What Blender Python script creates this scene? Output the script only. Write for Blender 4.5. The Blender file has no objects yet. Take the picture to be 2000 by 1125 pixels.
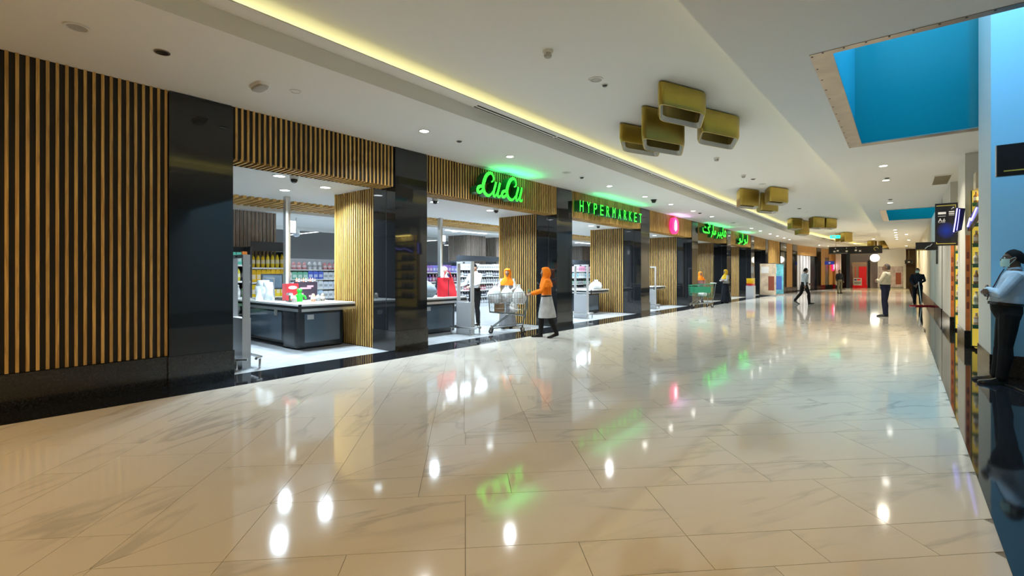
import bpy, bmesh, math, random
from mathutils import Vector, Matrix
R = random.Random(7)
SC = bpy.context.scene
COL = SC.collection
# ---------------------------------------------------------------- camera
# world: +Y runs down the mall, +X to the right shopfronts, Z up, metres
HC = 1.43
F = 930.0
YH = 534.0
TH = math.atan(764 / 930.0)
cam_d = bpy.data.cameras.new('camera')
cam = bpy.data.objects.new('camera', cam_d)
COL.objects.link(cam)
cam.location = (0, 0, HC)
cam.rotation_euler = (math.pi / 2, 0, TH)
cam_d.sensor_width = 36
cam_d.lens = F * 36 / 2000
cam_d.shift_y = -(562.5 - YH) / 2000
cam_d.clip_start = 0.05
cam_d.clip_end = 300
SC.camera = cam
# ---------------------------------------------------------------- world, exposure
w = bpy.data.worlds.new('world')
SC.world = w
w.use_nodes = True
bg = w.node_tree.nodes['Background']
bg.inputs[0].default_value = (1.0, 0.76, 0.40, 1)
bg.inputs[1].default_value = 0.16
SC.view_settings.view_transform = 'Standard'
SC.view_settings.look = 'None'
SC.view_settings.exposure = 0.0
SC.view_settings.gamma = 1
SC.view_settings.use_curve_mapping = False
cy = SC.cycles
cy.use_denoising = True
cy.use_adaptive_sampling = True
cy.adaptive_threshold = 0.07
cy.max_bounces = 6
cy.diffuse_bounces = 4
cy.glossy_bounces = 3
cy.transmission_bounces = 4
cy.transparent_max_bounces = 6
cy.caustics_reflective = False
cy.caustics_refractive = False
cy.sample_clamp_indirect = 6


def area(name, loc, rot, sx, sy, power, col, spread=math.pi, shape='RECTANGLE'):
    d = bpy.data.lights.new(name, 'AREA')
    d.shape = shape
    d.size = sx
    if shape in ('RECTANGLE', 'ELLIPSE'):
        d.size_y = sy
    d.energy = power
    d.color = col
    d.spread = spread
    o = bpy.data.objects.new(name, d)
    o.location = loc
    o.rotation_euler = rot
    COL.objects.link(o)
    return o


DOWN = (0, 0, 0)
UP = (math.pi, 0, 0)
COOL = (0.72, 0.89, 1.0)
WARM = (1.0, 0.62, 0.20)
# cove strips: yellow light thrown up on the raised ceiling
for k in range(5):
    area('cove_strip_light', (-5.32, -3 + 4 + 8 * k, 3.785), UP, 0.14, 8.0, 17, (1.0, 0.92, 0.52))
for k in range(4):
    area('cove_strip_light', (-0.92, 4 + 8 * k - 2, 3.90), UP, 0.06, 8.0, 7, (1.0, 0.86, 0.32))
for (a_, b_) in (((-5.05, 37.2), (-4.6, 42.5)), ((-4.6, 42.5), (-3.55, 51.0))):
    L = math.hypot(b_[0] - a_[0], b_[1] - a_[1])
    area('cove_strip_light', ((a_[0] + b_[0]) / 2, (a_[1] + b_[1]) / 2, 3.785),
         (math.pi, 0, -math.atan2(b_[0] - a_[0], b_[1] - a_[1])), 0.06, L, 22, (1.0, 0.86, 0.25))
# blue daylight falling through the two atrium openings
area('atrium_light', (0.9, 7.9, 7.4), DOWN, 3.0, 4.0, 520, (0.50, 0.82, 1.0))
area('atrium_light', (0.4, 24.4, 6.5), DOWN, 2.0, 4.0, 220, (0.45, 0.85, 0.95))


# ---------------------------------------------------------------- helpers
def nodes_of(name):
    m = bpy.data.materials.new(name)
    m.use_nodes = True
    nt = m.node_tree
    b = nt.nodes['Principled BSDF']
    return m, nt, b


MATS = {}


def mat(name, col=(0.8, 0.8, 0.8), rough=0.5, metal=0.0, emit=None, es=0.0, var=0.0, vscale=8.0, spec=0.5, alpha=1.0, trans=0.0, bump=0.0, coat=0.0, ovar=0.0):
    if name in MATS:
        return MATS[name]
    m, nt, b = nodes_of(name)
    b.inputs['Base Color'].default_value = (*col, 1)
    b.inputs['Roughness'].default_value = rough
    b.inputs['Metallic'].default_value = metal
    b.inputs['Specular IOR Level'].default_value = spec
    b.inputs['Alpha'].default_value = alpha
    b.inputs['Transmission Weight'].default_value = trans
    b.inputs['Coat Weight'].default_value = coat
    if emit:
        b.inputs['Emission Color'].default_value = (*emit, 1)
        b.inputs['Emission Strength'].default_value = es
    if var or bump:
        tc = nt.nodes.new('ShaderNodeTexCoord')
        nz = nt.nodes.new('ShaderNodeTexNoise')
        nz.inputs['Scale'].default_value = vscale
        nz.inputs['Detail'].default_value = 5
        nt.links.new(tc.outputs['Object'], nz.inputs['Vector'])
        if var:
            rmp = nt.nodes.new('ShaderNodeValToRGB')
            rmp.color_ramp.elements[0].position = 0.3
            rmp.color_ramp.elements[1].position = 0.7
            rmp.color_ramp.elements[0].color = (*[max(0, c * (1 - var)) for c in col], 1)
            rmp.color_ramp.elements[1].color = (*[min(1, c * (1 + var)) for c in col], 1)
            nt.links.new(nz.outputs['Fac'], rmp.inputs['Fac'])
            nt.links.new(rmp.outputs['Color'], b.inputs['Base Color'])
        if bump:
            bp = nt.nodes.new('ShaderNodeBump')
            bp.inputs['Strength'].default_value = bump
            bp.inputs['Distance'].default_value = 0.01
            nt.links.new(nz.outputs['Fac'], bp.inputs['Height'])
            nt.links.new(bp.outputs['Normal'], b.inputs['Normal'])
    if ovar:
        oi = nt.nodes.new('ShaderNodeObjectInfo')
        hs = nt.nodes.new('ShaderNodeHueSaturation')
        mr = nt.nodes.new('ShaderNodeMapRange')
        mr.inputs[3].default_value = 1 - ovar
        mr.inputs[4].default_value = 1 + ovar
        nt.links.new(oi.outputs['Random'], mr.inputs[0])
        nt.links.new(mr.outputs[0], hs.inputs['Value'])
        hs.inputs['Color'].default_value = (*col, 1)
        nt.links.new(hs.outputs[0], b.inputs['Base Color'])
    MATS[name] = m
    return m


def wood_mat(name, c1, c2, rough=0.45, axis=2):
    m, nt, b = nodes_of(name)
    tc = nt.nodes.new('ShaderNodeTexCoord')
    oi = nt.nodes.new('ShaderNodeObjectInfo')
    ad = nt.nodes.new('ShaderNodeVectorMath')
    ad.operation = 'ADD'
    mp = nt.nodes.new('ShaderNodeMapping')
    sc = [38, 38, 38]
    sc[axis] = 2.2
    mp.inputs['Scale'].default_value = sc
    mul = nt.nodes.new('ShaderNodeMath')
    mul.operation = 'MULTIPLY'
    mul.inputs[1].default_value = 40
    nt.links.new(oi.outputs['Random'], mul.inputs[0])
    nt.links.new(tc.outputs['Object'], ad.inputs[0])
    nt.links.new(mul.outputs[0], ad.inputs[1])
    nt.links.new(ad.outputs[0], mp.inputs[0])
    nz = nt.nodes.new('ShaderNodeTexNoise')
    nz.inputs['Scale'].default_value = 1.0
    nz.inputs['Detail'].default_value = 6
    nz.inputs['Distortion'].default_value = 1.2
    nt.links.new(mp.outputs[0], nz.inputs['Vector'])
    r = nt.nodes.new('ShaderNodeValToRGB')
    r.color_ramp.elements[0].position = 0.36
    r.color_ramp.elements[1].position = 0.62
    r.color_ramp.elements[0].color = (*c1, 1)
    r.color_ramp.elements[1].color = (*c2, 1)
    nt.links.new(nz.outputs['Fac'], r.inputs['Fac'])
    hs = nt.nodes.new('ShaderNodeHueSaturation')
    mr = nt.nodes.new('ShaderNodeMapRange')
    mr.inputs[3].default_value = 0.82
    mr.inputs[4].default_value = 1.15
    nt.links.new(oi.outputs['Random'], mr.inputs[0])
    nt.links.new(mr.outputs[0], hs.inputs['Value'])
    nt.links.new(r.outputs['Color'], hs.inputs['Color'])
    nt.links.new(hs.outputs[0], b.inputs['Base Color'])
    b.inputs['Roughness'].default_value = rough
    MATS[name] = m
    return m


def marble_mat(name, ang):
    m, nt, b = nodes_of(name)
    g = nt.nodes.new('ShaderNodeNewGeometry')
    oi = nt.nodes.new('ShaderNodeObjectInfo')
    sm = nt.nodes.new('ShaderNodeMath')
    sm.operation = 'ADD'
    nt.links.new(oi.outputs['Random'], sm.inputs[0])
    nt.links.new(g.outputs['Random Per Island'], sm.inputs[1])
    cb = nt.nodes.new('ShaderNodeMath')
    cb.operation = 'MULTIPLY'
    cb.inputs[1].default_value = 61.0
    nt.links.new(sm.outputs[0], cb.inputs[0])
    ad = nt.nodes.new('ShaderNodeVectorMath')
    ad.operation = 'ADD'
    nt.links.new(g.outputs['Position'], ad.inputs[0])
    nt.links.new(cb.outputs[0], ad.inputs[1])
    mp = nt.nodes.new('ShaderNodeMapping')
    mp.vector_type = 'TEXTURE'
    mp.inputs['Rotation'].default_value = (0, 0, ang)
    mp.inputs['Scale'].default_value = (2.6, 0.62, 1)
    nt.links.new(ad.outputs[0], mp.inputs[0])
    n1 = nt.nodes.new('ShaderNodeTexNoise')
    n1.inputs['Scale'].default_value = 1.5
    n1.inputs['Detail'].default_value = 7
    n1.inputs['Roughness'].default_value = 0.52
    n1.inputs['Distortion'].default_value = 0.55
    nt.links.new(mp.outputs[0], n1.inputs['Vector'])
    a = nt.nodes.new('ShaderNodeMath')
    a.operation = 'SUBTRACT'
    a.inputs[1].default_value = 0.5
    nt.links.new(n1.outputs['Fac'], a.inputs[0])
    ab = nt.nodes.new('ShaderNodeMath')
    ab.operation = 'ABSOLUTE'
    nt.links.new(a.outputs[0], ab.inputs[0])
    rv = nt.nodes.new('ShaderNodeValToRGB')
    rv.color_ramp.elements[0].position = 0.0
    rv.color_ramp.elements[0].color = (1, 1, 1, 1)
    rv.color_ramp.elements[1].position = 0.040
    rv.color_ramp.elements[1].color = (0, 0, 0, 1)
    nt.links.new(ab.outputs[0], rv.inputs['Fac'])
    n2 = nt.nodes.new('ShaderNodeTexNoise')
    n2.inputs['Scale'].default_value = 1.1
    n2.inputs['Detail'].default_value = 3
    nt.links.new(ad.outputs[0], n2.inputs['Vector'])
    r2 = nt.nodes.new('ShaderNodeValToRGB')
    r2.color_ramp.elements[0].position = 0.42
    r2.color_ramp.elements[0].color = (0, 0, 0, 1)
    r2.color_ramp.elements[1].position = 0.66
    r2.color_ramp.elements[1].color = (1, 1, 1, 1)
    nt.links.new(n2.outputs['Fac'], r2.inputs['Fac'])
    mu = nt.nodes.new('ShaderNodeMath')
    mu.operation = 'MULTIPLY'
    nt.links.new(rv.outputs['Color'], mu.inputs[0])
    nt.links.new(r2.outputs['Color'], mu.inputs[1])
    m3 = nt.nodes.new('ShaderNodeMath')
    m3.operation = 'MULTIPLY'
    m3.inputs[1].default_value = 0.62
    nt.links.new(mu.outputs[0], m3.inputs[0])
    mix = nt.nodes.new('ShaderNodeMix')
    mix.data_type = 'RGBA'
    mix.inputs[6].default_value = (0.64, 0.60, 0.53, 1)
    mix.inputs[7].default_value = (0.34, 0.33, 0.31, 1)
    nt.links.new(m3.outputs[0], mix.inputs[0])
    nt.links.new(mix.outputs[2], b.inputs['Base Color'])
    b.inputs['Roughness'].default_value = 0.07
    b.inputs['Specular IOR Level'].default_value = 0.85
    MATS[name] = m
    return m


class MB:
    """collects simple shapes into one mesh"""

    def __init__(s):
        s.v = []
        s.f = []
        s.mi = []
        s.m = 0

    def add(s, vs, fs):
        o = len(s.v)
        s.v += [tuple(p) for p in vs]
        for f in fs:
            s.f.append(tuple(i + o for i in f))
            s.mi.append(s.m)
        return s

    def box(s, x0, x1, y0, y1, z0, z1):
        return s.add([(x0, y0, z0), (x1, y0, z0), (x1, y1, z0), (x0, y1, z0), (x0, y0, z1), (x1, y0, z1), (x1, y1, z1), (x0, y1, z1)],
                     [(0, 3, 2, 1), (4, 5, 6, 7), (0, 1, 5, 4), (1, 2, 6, 5), (2, 3, 7, 6), (3, 0, 4, 7)])

    def prism(s, poly, z0, z1):
        n = len(poly)
        ar = sum(poly[i][0] * poly[(i + 1) % n][1] - poly[(i + 1) % n][0] * poly[i][1] for i in range(n))
        if ar < 0:
            poly = poly[::-1]
        vs = [(x, y, z0) for x, y in poly] + [(x, y, z1) for x, y in poly]
        fs = [tuple(range(n - 1, -1, -1)), tuple(range(n, 2 * n))]
        for i in range(n):
            j = (i + 1) % n
            fs.append((i, j, n + j, n + i))
        return s.add(vs, fs)

    def loft(s, rings, cap=True):
        n = len(rings[0])
        vs = [p for r in rings for p in r]
        fs = []
        for k in range(len(rings) - 1):
            for i in range(n):
                j = (i + 1) % n
                fs.append((k * n + i, k * n + j, (k + 1) * n + j, (k + 1) * n + i))
        if cap:
            fs.append(tuple(range(n - 1, -1, -1)))
            fs.append(tuple((len(rings) - 1) * n + i for i in range(n)))
        return s.add(vs, fs)

    def ell(s, cx, cy, levels, n=16, e=2.0):
        """stack of (z, rx, ry[, ox, oy]) superellipse rings"""
        rings = []
        for L in levels:
            z, rx, ry = L[:3]
            ox, oy = (L[3], L[4]) if len(L) > 3 else (0, 0)
            r = []
            for i in range(n):
                t = 2 * math.pi * i / n
                c, q = math.cos(t), math.sin(t)
                r.append((cx + ox + rx * math.copysign(abs(c) ** (2 / e), c), cy + oy + ry * math.copysign(abs(q) ** (2 / e), q), z))
            rings.append(r)
        return s.loft(rings)

    def tube(s, pts, r, n=8, closed=False):
        P = [Vector(p) for p in pts]
        m = len(P)
        rr = r if isinstance(r, (list, tuple)) else [r] * m
        rings = []
        prev = None
        for i in range(m):
            if closed:
                t = (P[(i + 1) % m] - P[i - 1])
            else:
                t = P[min(i + 1, m - 1)] - P[max(i - 1, 0)]
            if t.length < 1e-9:
                t = Vector((0, 0, 1))
            t.normalize()
            if prev is None:
                u = t.orthogonal().normalized()
            else:
                u = (prev - t * prev.dot(t))
                u = u.normalized() if u.length > 1e-6 else t.orthogonal().normalized()
            prev = u
            vv = t.cross(u)
            rings.append([P[i] + (u * math.cos(2 * math.pi * k / n) + vv * math.sin(2 * math.pi * k / n)) * rr[i] for k in range(n)])
        if closed:
            rings.append(rings[0])
            return s.loft(rings, cap=False)
        return s.loft(rings)

    def sphere(s, c, r, n=12, m=8, sz=1.0, sx=1.0, sy=1.0):
        rings = []
        for k in range(1, m):
            t = math.pi * k / m
            rings.append([(c[0] + r * sx * math.sin(t) * math.cos(2 * math.pi * i / n), c[1] + r * sy * math.sin(t) * math.sin(2 * math.pi * i / n), c[2] - r * sz * math.cos(t)) for i in range(n)])
        return s.loft(rings)

    def build(s, name, mats, parent=None, smooth=False, recenter=True):
        me = bpy.data.meshes.new(name)
        if recenter and s.v:
            n = len(s.v)
            mn = [min(p[i] for p in s.v) for i in range(3)]
            mx = [max(p[i] for p in s.v) for i in range(3)]
            c = ((mn[0] + mx[0]) / 2, (mn[1] + mx[1]) / 2, mn[2])
        else:
            c = (0, 0, 0)
        me.from_pydata([(p[0] - c[0], p[1] - c[1], p[2] - c[2]) for p in s.v], [], s.f)
        if not isinstance(mats, (list, tuple)):
            mats = [mats]
        for m in mats:
            me.materials.append(MATS[m] if isinstance(m, str) else m)
        if len(mats) > 1:
            for p, i in zip(me.polygons, s.mi):
                p.material_index = i
        if smooth:
            for p in me.polygons:
                p.use_smooth = True
            try:
                me.set_sharp_from_angle(angle=math.radians(42))
            except Exception:
                pass
        o = bpy.data.objects.new(name, me)
        COL.objects.link(o)
        put(o, c, parent)
        return o


ORG = {}


def put(o, world, parent):
    """place o at a world point, optionally under an unrotated parent"""
    if parent is not None:
        p = ORG.get(parent.name, (0, 0, 0))
        o.parent = parent
        o.location = (world[0] - p[0], world[1] - p[1], world[2] - p[2])
    else:
        o.location = world
    ORG[o.name] = tuple(world)


def tag(o, label=None, cat=None, group=None, kind=None):
    if label:
        o['label'] = label
    if cat:
        o['category'] = cat
    if group:
        o['group'] = group
    if kind:
        o['kind'] = kind
    return o


def thing(name, label, cat, loc, group=None, rotz=0.0):
    o = bpy.data.objects.new(name, None)
    o.empty_display_size = 0.1
    COL.objects.link(o)
    o.location = loc
    o.rotation_euler = (0, 0, rotz)
    ORG[o.name] = tuple(loc)
    return tag(o, label, cat, group)


def struct(o):
    o['kind'] = 'structure'
    return o


def dup_at(o, world, parent=None):
    c = o.copy()
    COL.objects.link(c)
    put(c, world, parent)
    return c


def copy_tree(o, loc, rotz=None, label=None):
    c = o.copy()
    COL.objects.link(c)
    c.location = loc
    if rotz is not None:
        c.rotation_euler = (0, 0, rotz)
    if label:
        c['label'] = label
    ORG[c.name] = tuple(loc)
    for ch in o.children:
        d = ch.copy()
        COL.objects.link(d)
        d.parent = c
        for g in ch.children:
            e = g.copy()
            COL.objects.link(e)
            e.parent = d
    return c


# ---------------------------------------------------------------- shared materials
marble_mat('white_marble_right', math.radians(45 + 14))
marble_mat('white_marble_left', math.radians(135 - 14))
wood_mat('oak_slat', (0.40, 0.22, 0.055), (0.66, 0.41, 0.12))
wood_mat('oak_slat_flat', (0.40, 0.22, 0.055), (0.66, 0.41, 0.12), axis=0)
wood_mat('grey_oak', (0.20, 0.15, 0.12), (0.34, 0.28, 0.24))
mat('slat_backing', (0.012, 0.010, 0.008), 0.6)
mat('black_granite', (0.010, 0.011, 0.013), 0.04, spec=0.6, var=0.4, vscale=60)
mat('black_granite_floor', (0.012, 0.013, 0.016), 0.05, spec=0.6, var=0.5, vscale=50)
mat('granite_base', (0.016, 0.016, 0.016), 0.12, spec=0.6, var=0.5, vscale=70)
mat('white_ceiling', (0.78, 0.78, 0.76), 0.8)
mat('white_wall', (0.76, 0.75, 0.72), 0.6)
mat('cream_wall', (0.74, 0.66, 0.44), 0.6)
mat('grout', (0.20, 0.18, 0.15), 0.7)
mat('steel', (0.62, 0.62, 0.62), 0.25, 1.0)
mat('bronze_steel', (0.34, 0.29, 0.24), 0.3, 1.0, var=0.15, vscale=4)
mat('dark_metal', (0.03, 0.03, 0.03), 0.4)
mat('black_slot', (0.004, 0.004, 0.004), 0.9)
mat('store_tile', (0.44, 0.46, 0.48), 0.22, var=0.10, vscale=3)
mat('lamp_glow', (1, 1, 1), 0.5, emit=(1.0, 0.95, 0.86), es=22)
mat('lamp_glow_cool', (1, 1, 1), 0.5, emit=(0.86, 0.95, 1.0), es=9)
mat('cove_glow', (1, 1, 1), 0.5, emit=(1.0, 0.86, 0.25), es=3)
mat('blue_wall', (0.01, 0.30, 0.50), 0.25)
mat('blue_glass', (0.003, 0.135, 0.17), 0.06, spec=0.6)
mat('white_plastic', (0.75, 0.75, 0.73), 0.35)
mat('dark_plastic', (0.02, 0.02, 0.022), 0.25)
mat('gold', (0.42, 0.31, 0.07), 0.38, 0.75, var=0.08, vscale=3)
mat('gold_line', (0.75, 0.62, 0.12), 0.35, 0.6)
mat('neon_green', (0.02, 0.5, 0.03), 0.4, emit=(0.03, 1.0, 0.03), es=2.2)
mat('sign_green_side', (0.01, 0.14, 0.03), 0.4)
mat('neon_pink', (0.7, 0.02, 0.15), 0.4, emit=(1.0, 0.02, 0.16), es=1.6)
mat('neon_white', (1, 1, 1), 0.4, emit=(1.0, 0.85, 0.95), es=4)
# ================================================================ STRUCTURE
def px_of(x, y, z):
    c, s = math.cos(TH), math.sin(TH)
    Z = -x * s + y * c
    X = x * c + y * s
    if Z < 0.05:
        return None
    return 1000 + F * X / Z, YH - (z - HC) * F / Z, Z


VL, VR, VC = -6.55, 0.40, -3.04      # marble field edges and chevron spine
CEIL, UPC, HDR, STC = 3.74, 4.13, 3.0, 3.07
WL = -7.15                           # face of the left shopfront


def bend(u):
    """how far the left side swings to the right past the straight run"""
    pts = [(-10, 0), (34, 0), (37, 0.03), (39.5, 0.10), (43.9, 0.36), (49.2, 1.0), (55, 1.85), (62, 3.1)]
    for (a, b), (c, d) in zip(pts, pts[1:]):
        if u <= c:
            return b + (d - b) * (u - a) / (c - a)
    return 3.1


# ---- marble floor: chevron of big and small tiles, mitred on the mall's centre line
def clip(poly, nx, ny, d):
    out = []
    n = len(poly)
    for i in range(n):
        a, b = poly[i], poly[(i + 1) % n]
        da, db = nx * a[0] + ny * a[1] - d, nx * b[0] + ny * b[1] - d
        if da <= 0:
            out.append(a)
        if (da < 0 < db) or (db < 0 < da):
            t = da / (da - db)
            out.append((a[0] + (b[0] - a[0]) * t, a[1] + (b[1] - a[1]) * t))
    return out


def parea(p):
    return abs(sum(p[i][0] * p[(i + 1) % len(p)][1] - p[(i + 1) % len(p)][0] * p[i][1] for i in range(len(p)))) / 2


S2 = math.sqrt(0.5)
floor = struct(MB().box(-6.56, 0.41, -6, 62, -0.05, -0.004).build('floor', 'grout'))
tiles = []
G = 0.0016
for side in (0, 1):
    for k in range(-14, 72):
        for (a0, h, step) in ((2.19 + 0.9 * k, 0.3, 0.6), (2.49 + 0.9 * k, 0.6, 1.2)):
            off = (-0.3 * k) % step + (0.6 if side and step == 1.2 else 0)
            if side and step == 0.6:
                off += 0.3
            for j in range(-62, 62):
                b0 = off + j * step
                P0, P1, Q0, Q1 = a0 + G, a0 + h - G, b0 + G, b0 + step - G
                pq = [(P0, Q0), (P1, Q0), (P1, Q1), (P0, Q1)]
                if side:
                    pq = [(q + 4.30, p - 4.30) for p, q in pq]
                poly = [((q - p) * S2, (q + p) * S2) for p, q in pq]
                if max(v[0] for v in poly) < VL or min(v[0] for v in poly) > VR or max(v[1] for v in poly) < -6 or min(v[1] for v in poly) > 62:
                    continue
                full = poly
                poly = clip(poly, -1, 0, -(VC + G) if side == 0 else -VL)
                if poly:
                    poly = clip(poly, 1, 0, VR if side == 0 else VC - G)
                if not poly or len(poly) < 3 or parea(poly) < 0.0015:
                    continue
                whole = abs(parea(poly) - h * step + 2 * G * (h + step)) < 1e-3
                pp = [px_of(x, y, 0) for x, y in poly]
                vis = 0
                if all(pp):
                    cx = [min(max(q[0], 0), 2000) for q in pp]
                    cy_ = [min(max(q[1], 0), 1125) for q in pp]
                    vis = parea(list(zip(cx, cy_)))
                tiles.append((vis, poly, whole, side, step))
tiles.sort(key=lambda t: -t[0])
shared = {}
far = MB()
for n_, (vis, poly, whole, side, step) in enumerate(tiles):
    if n_ >= 300:
        far.m = side
        far.prism(poly, -0.006, 0)
        continue
    cx = sum(p[0] for p in poly) / len(poly)
    cy_ = sum(p[1] for p in poly) / len(poly)
    key = (side, step)
    if whole and key in shared:
        dup_at(shared[key], (cx, cy_, -0.006), floor)
        continue
    me = bpy.data.meshes.new('tile')
    mb = MB().prism([(x - cx, y - cy_) for x, y in poly], 0, 0.006)
    me.from_pydata(mb.v, [], mb.f)
    me.materials.append(MATS['white_marble_left' if side else 'white_marble_right'])
    o = bpy.data.objects.new('tile', me)
    COL.objects.link(o)
    put(o, (cx, cy_, -0.006), floor)
    if whole:
        shared[key] = o
tag(far.build('tile_field', ['white_marble_right', 'white_marble_left'], floor, recenter=False), kind='stuff')

# ---- black granite border along the left shopfront
tr = struct(MB().box(-7.31, -6.55, -6, 36, -0.05, -0.004).build('trim_1', 'grout'))
p0 = None
for r_, (x0, x1) in enumerate(((-7.30, -6.94), (-6.938, -6.552))):
    o0 = None
    y = -2.4
    while y < 36:
        if o0 is None:
            o0 = MB().box(x0, x1, y, y + 1.197, -0.006, 0.0).build('granite_tile', 'black_granite_floor', tr)
        else:
            dup_at(o0, ((x0 + x1) / 2, y + 0.5985, -0.006), tr)
        y += 1.2
mbb = MB()
ys = [36 + i for i in range(0, 27)]
mbb.prism([(-7.3 + bend(y), y) for y in ys] + [(-6.55 + bend(y), y) for y in ys[::-1]], -0.05, 0.001)
struct(mbb.build('trim_2', 'black_granite_floor'))
# two thin dark inlay lines across the far floor
for y in (38.2, 44.0):
    struct(MB().box(-6.4 + bend(y), VR, y, y + 0.16, 0.0, 0.0015).build('trim_3', 'black_granite_floor'))
# ---- black polished floor before the right-hand shops
struct(MB().box(0.402, 6, -6, 62, -0.05, 0.0).build('floor', 'black_granite_floor'))
# ---- store floor
sf = struct(MB().box(-32, -7.302, -8, 36, -0.05, -0.003).build('floor', 'grout'))
o0 = None
n_ = 0
sfar = MB()
for i in range(14):
    for j in range(40):
        x1, y0 = -7.305 - i * 0.6, -1.0 + j * 0.6
        if n_ < 300 and i < 9 and j < 33:
            n_ += 1
            if o0 is None:
                o0 = MB().box(x1 - 0.597, x1, y0, y0 + 0.597, -0.006, 0).build('floor_tile', 'store_tile', sf)
            else:
                dup_at(o0, (x1 - 0.2985, y0 + 0.2985, -0.006), sf)
        else:
            sfar.box(x1 - 0.597, x1, y0, y0 + 0.597, -0.006, 0)
sfar.box(-31.9, -15.75, -7, 35, -0.006, 0)
tag(sfar.build('floor_tile_field', 'store_tile', sf, recenter=False), kind='stuff')

# ---- ceilings
ysb = [-6, 10, 20, 30, 34, 36, 38, 40, 42, 44, 46, 48, 50, 52, 54, 56, 58, 60, 62]


def strip(d0, d1, z0, z1, ys_, f=bend):
    m = MB()
    for a, b in zip(ys_, ys_[1:]):
        m.prism([(d0 + f(a), a), (d1 + f(a), a), (d1 + f(b), b), (d0 + f(b), b)], z0, z1)
    return m


def cbend(u):
    pts = [(-10, 0), (33, 0), (39.4, 0.42), (46.3, 1.08), (51.3, 1.76), (62, 3.4)]
    for (a, b), (c, d) in zip(pts, pts[1:]):
        if u <= c:
            return b + (d - b) * (u - a) / (c - a)
    return 3.4


# low ceiling over the shopfront
m = MB()
for a, b in zip(ysb, ysb[1:]):
    m.prism([(-7.6 + bend(a), a), (-5.02 + cbend(a), a), (-5.02 + cbend(b), b), (-7.6 + bend(b), b)], CEIL, 3.76)
struct(m.build('ceiling', 'white_ceiling'))
# cove ledge and upstand
struct(strip(-5.06, -5.02, 3.76, 3.94, ysb, cbend).build('ceiling', 'white_ceiling'))
struct(strip(-5.06, -4.79, 3.94, 3.955, ysb, cbend).build('ceiling', 'white_ceiling'))
struct(strip(-5.66, -5.60, 3.76, UPC, ysb, cbend).build('ceiling', 'white_ceiling'))
struct(strip(-5.38, -5.26, 3.761, 3.772, ysb, cbend).build('trim_4', 'cove_glow'))
# raised ceiling
struct(strip(-6.2, -0.70, UPC, 4.25, ysb, lambda u: 0.0).build('ceiling', 'white_ceiling'))


def dlip(u):
    pts = [(-10, -1.62), (4, -1.47), (7.06, -1.39), (10, -1.31), (14.1, -1.20), (25.8, -1.10), (40, -1.02), (62, -1.0)]
    for (a, b), (c, d) in zip(pts, pts[1:]):
        if u <= c:
            return b + (d - b) * (u - a) / (c - a)
    return -1.0


# right-hand ceiling, pierced by the two atrium openings
V1 = (-0.77, 5.89, 10.71)
V2 = (-0.68, 22.0, 26.75)
m = MB()
for (a, b, xr) in ((-6, 0, 6), (0, 4, 6), (4, 5.89, 6), (5.89, 7.06, V1[0]), (7.06, 10.0, V1[0]), (10.0, 10.71, V1[0]), (10.71, 14.1, 6), (14.1, 22.0, 6), (22.0, 25.8, V2[0]), (25.8, 26.75, V2[0]), (26.75, 40, 6), (40, 62, 6)):
    m.prism([(dlip(a), a), (xr, a), (xr, b), (dlip(b), b)], CEIL, 3.86)
struct(m.build('ceiling', 'white_ceiling'))
m = MB()
for (a, b) in ((-6, 5.8), (10.9, 21.9), (26.9, 62)):
    m.box(-0.72, -0.70, a, b, 3.86, UPC + 0.1)
struct(m.build('ceiling', 'white_ceiling'))
struct(MB().box(-0.95, -0.90, -6, 40, 3.861, 3.885).build('trim_5', 'cove_glow'))
# the openings: blue well walls, steel collars with bolts, glass at the far side
for n_, (x0, ya, yb) in enumerate((V1, V2)):
    xr = 5.79 if n_ == 0 else 3.0
    struct(MB().box(x0 + 0.03, x0 + 0.10, ya + 0.06, yb - 0.1, CEIL + 0.012, 7.6).build('wall_atrium', 'blue_wall'))
    struct(MB().box(x0 + 0.10, xr, yb - 0.18, yb - 0.10, CEIL + 0.012, 7.6).build('wall_atrium', 'blue_glass'))
    struct(MB().box(x0 + 0.10, xr, ya + 0.06, ya + 0.12, CEIL + 0.012, 7.6).build('wall_atrium', 'blue_wall'))
    col = thing('opening_collar', ('large bolted steel collar framing the big blue ceiling opening above the guard', 'small steel collar framing the distant teal ceiling opening')[n_], 'ceiling frame', (x0, ya, CEIL - 0.006))
    MB().box(x0, x0 + 0.20, ya, yb, CEIL - 0.006, CEIL + 0.011).build('side_plate', 'bronze_steel', col)
    xc = xr if n_ == 0 else 0.90
    MB().box(x0 + 0.20, xc, ya, ya + 0.10, CEIL - 0.006, CEIL + 0.011).build('end_plate', 'bronze_steel', col)
    MB().box(x0 + 0.20, xc, yb - 0.20, yb, CEIL - 0.006, CEIL + 0.011).build('end_plate', 'bronze_steel', col)
    b0 = None
    L = yb - ya
    for i in range(13):
        for (bx, by) in (((x0 + 0.022, ya + 0.06 + i * (L - 0.12) / 12),) + (((x0 + 0.12 + i * 0.13 * 1.4, ya + 0.018),) if i < 9 else ())):
            if b0 is None:
                b0 = MB().ell(bx, by, [(CEIL - 0.011, 0.008, 0.008), (CEIL - 0.006, 0.011, 0.011)], 8).build('bolt', 'dark_metal', col)
            else:
                dup_at(b0, (bx, by, CEIL - 0.011), col)

# ---- walls
# dark core behind the slatted shopfront (left of the first pillar) and along the far bend
struct(MB().box(-7.6, -7.22, -6, 1.89, 0, CEIL).build('wall_left', 'slat_backing'))
struct(strip(-7.7, -7.27, 0, CEIL - 0.004, [y for y in ysb if y >= 36], bend).build('wall_left', 'slat_backing'))
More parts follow.
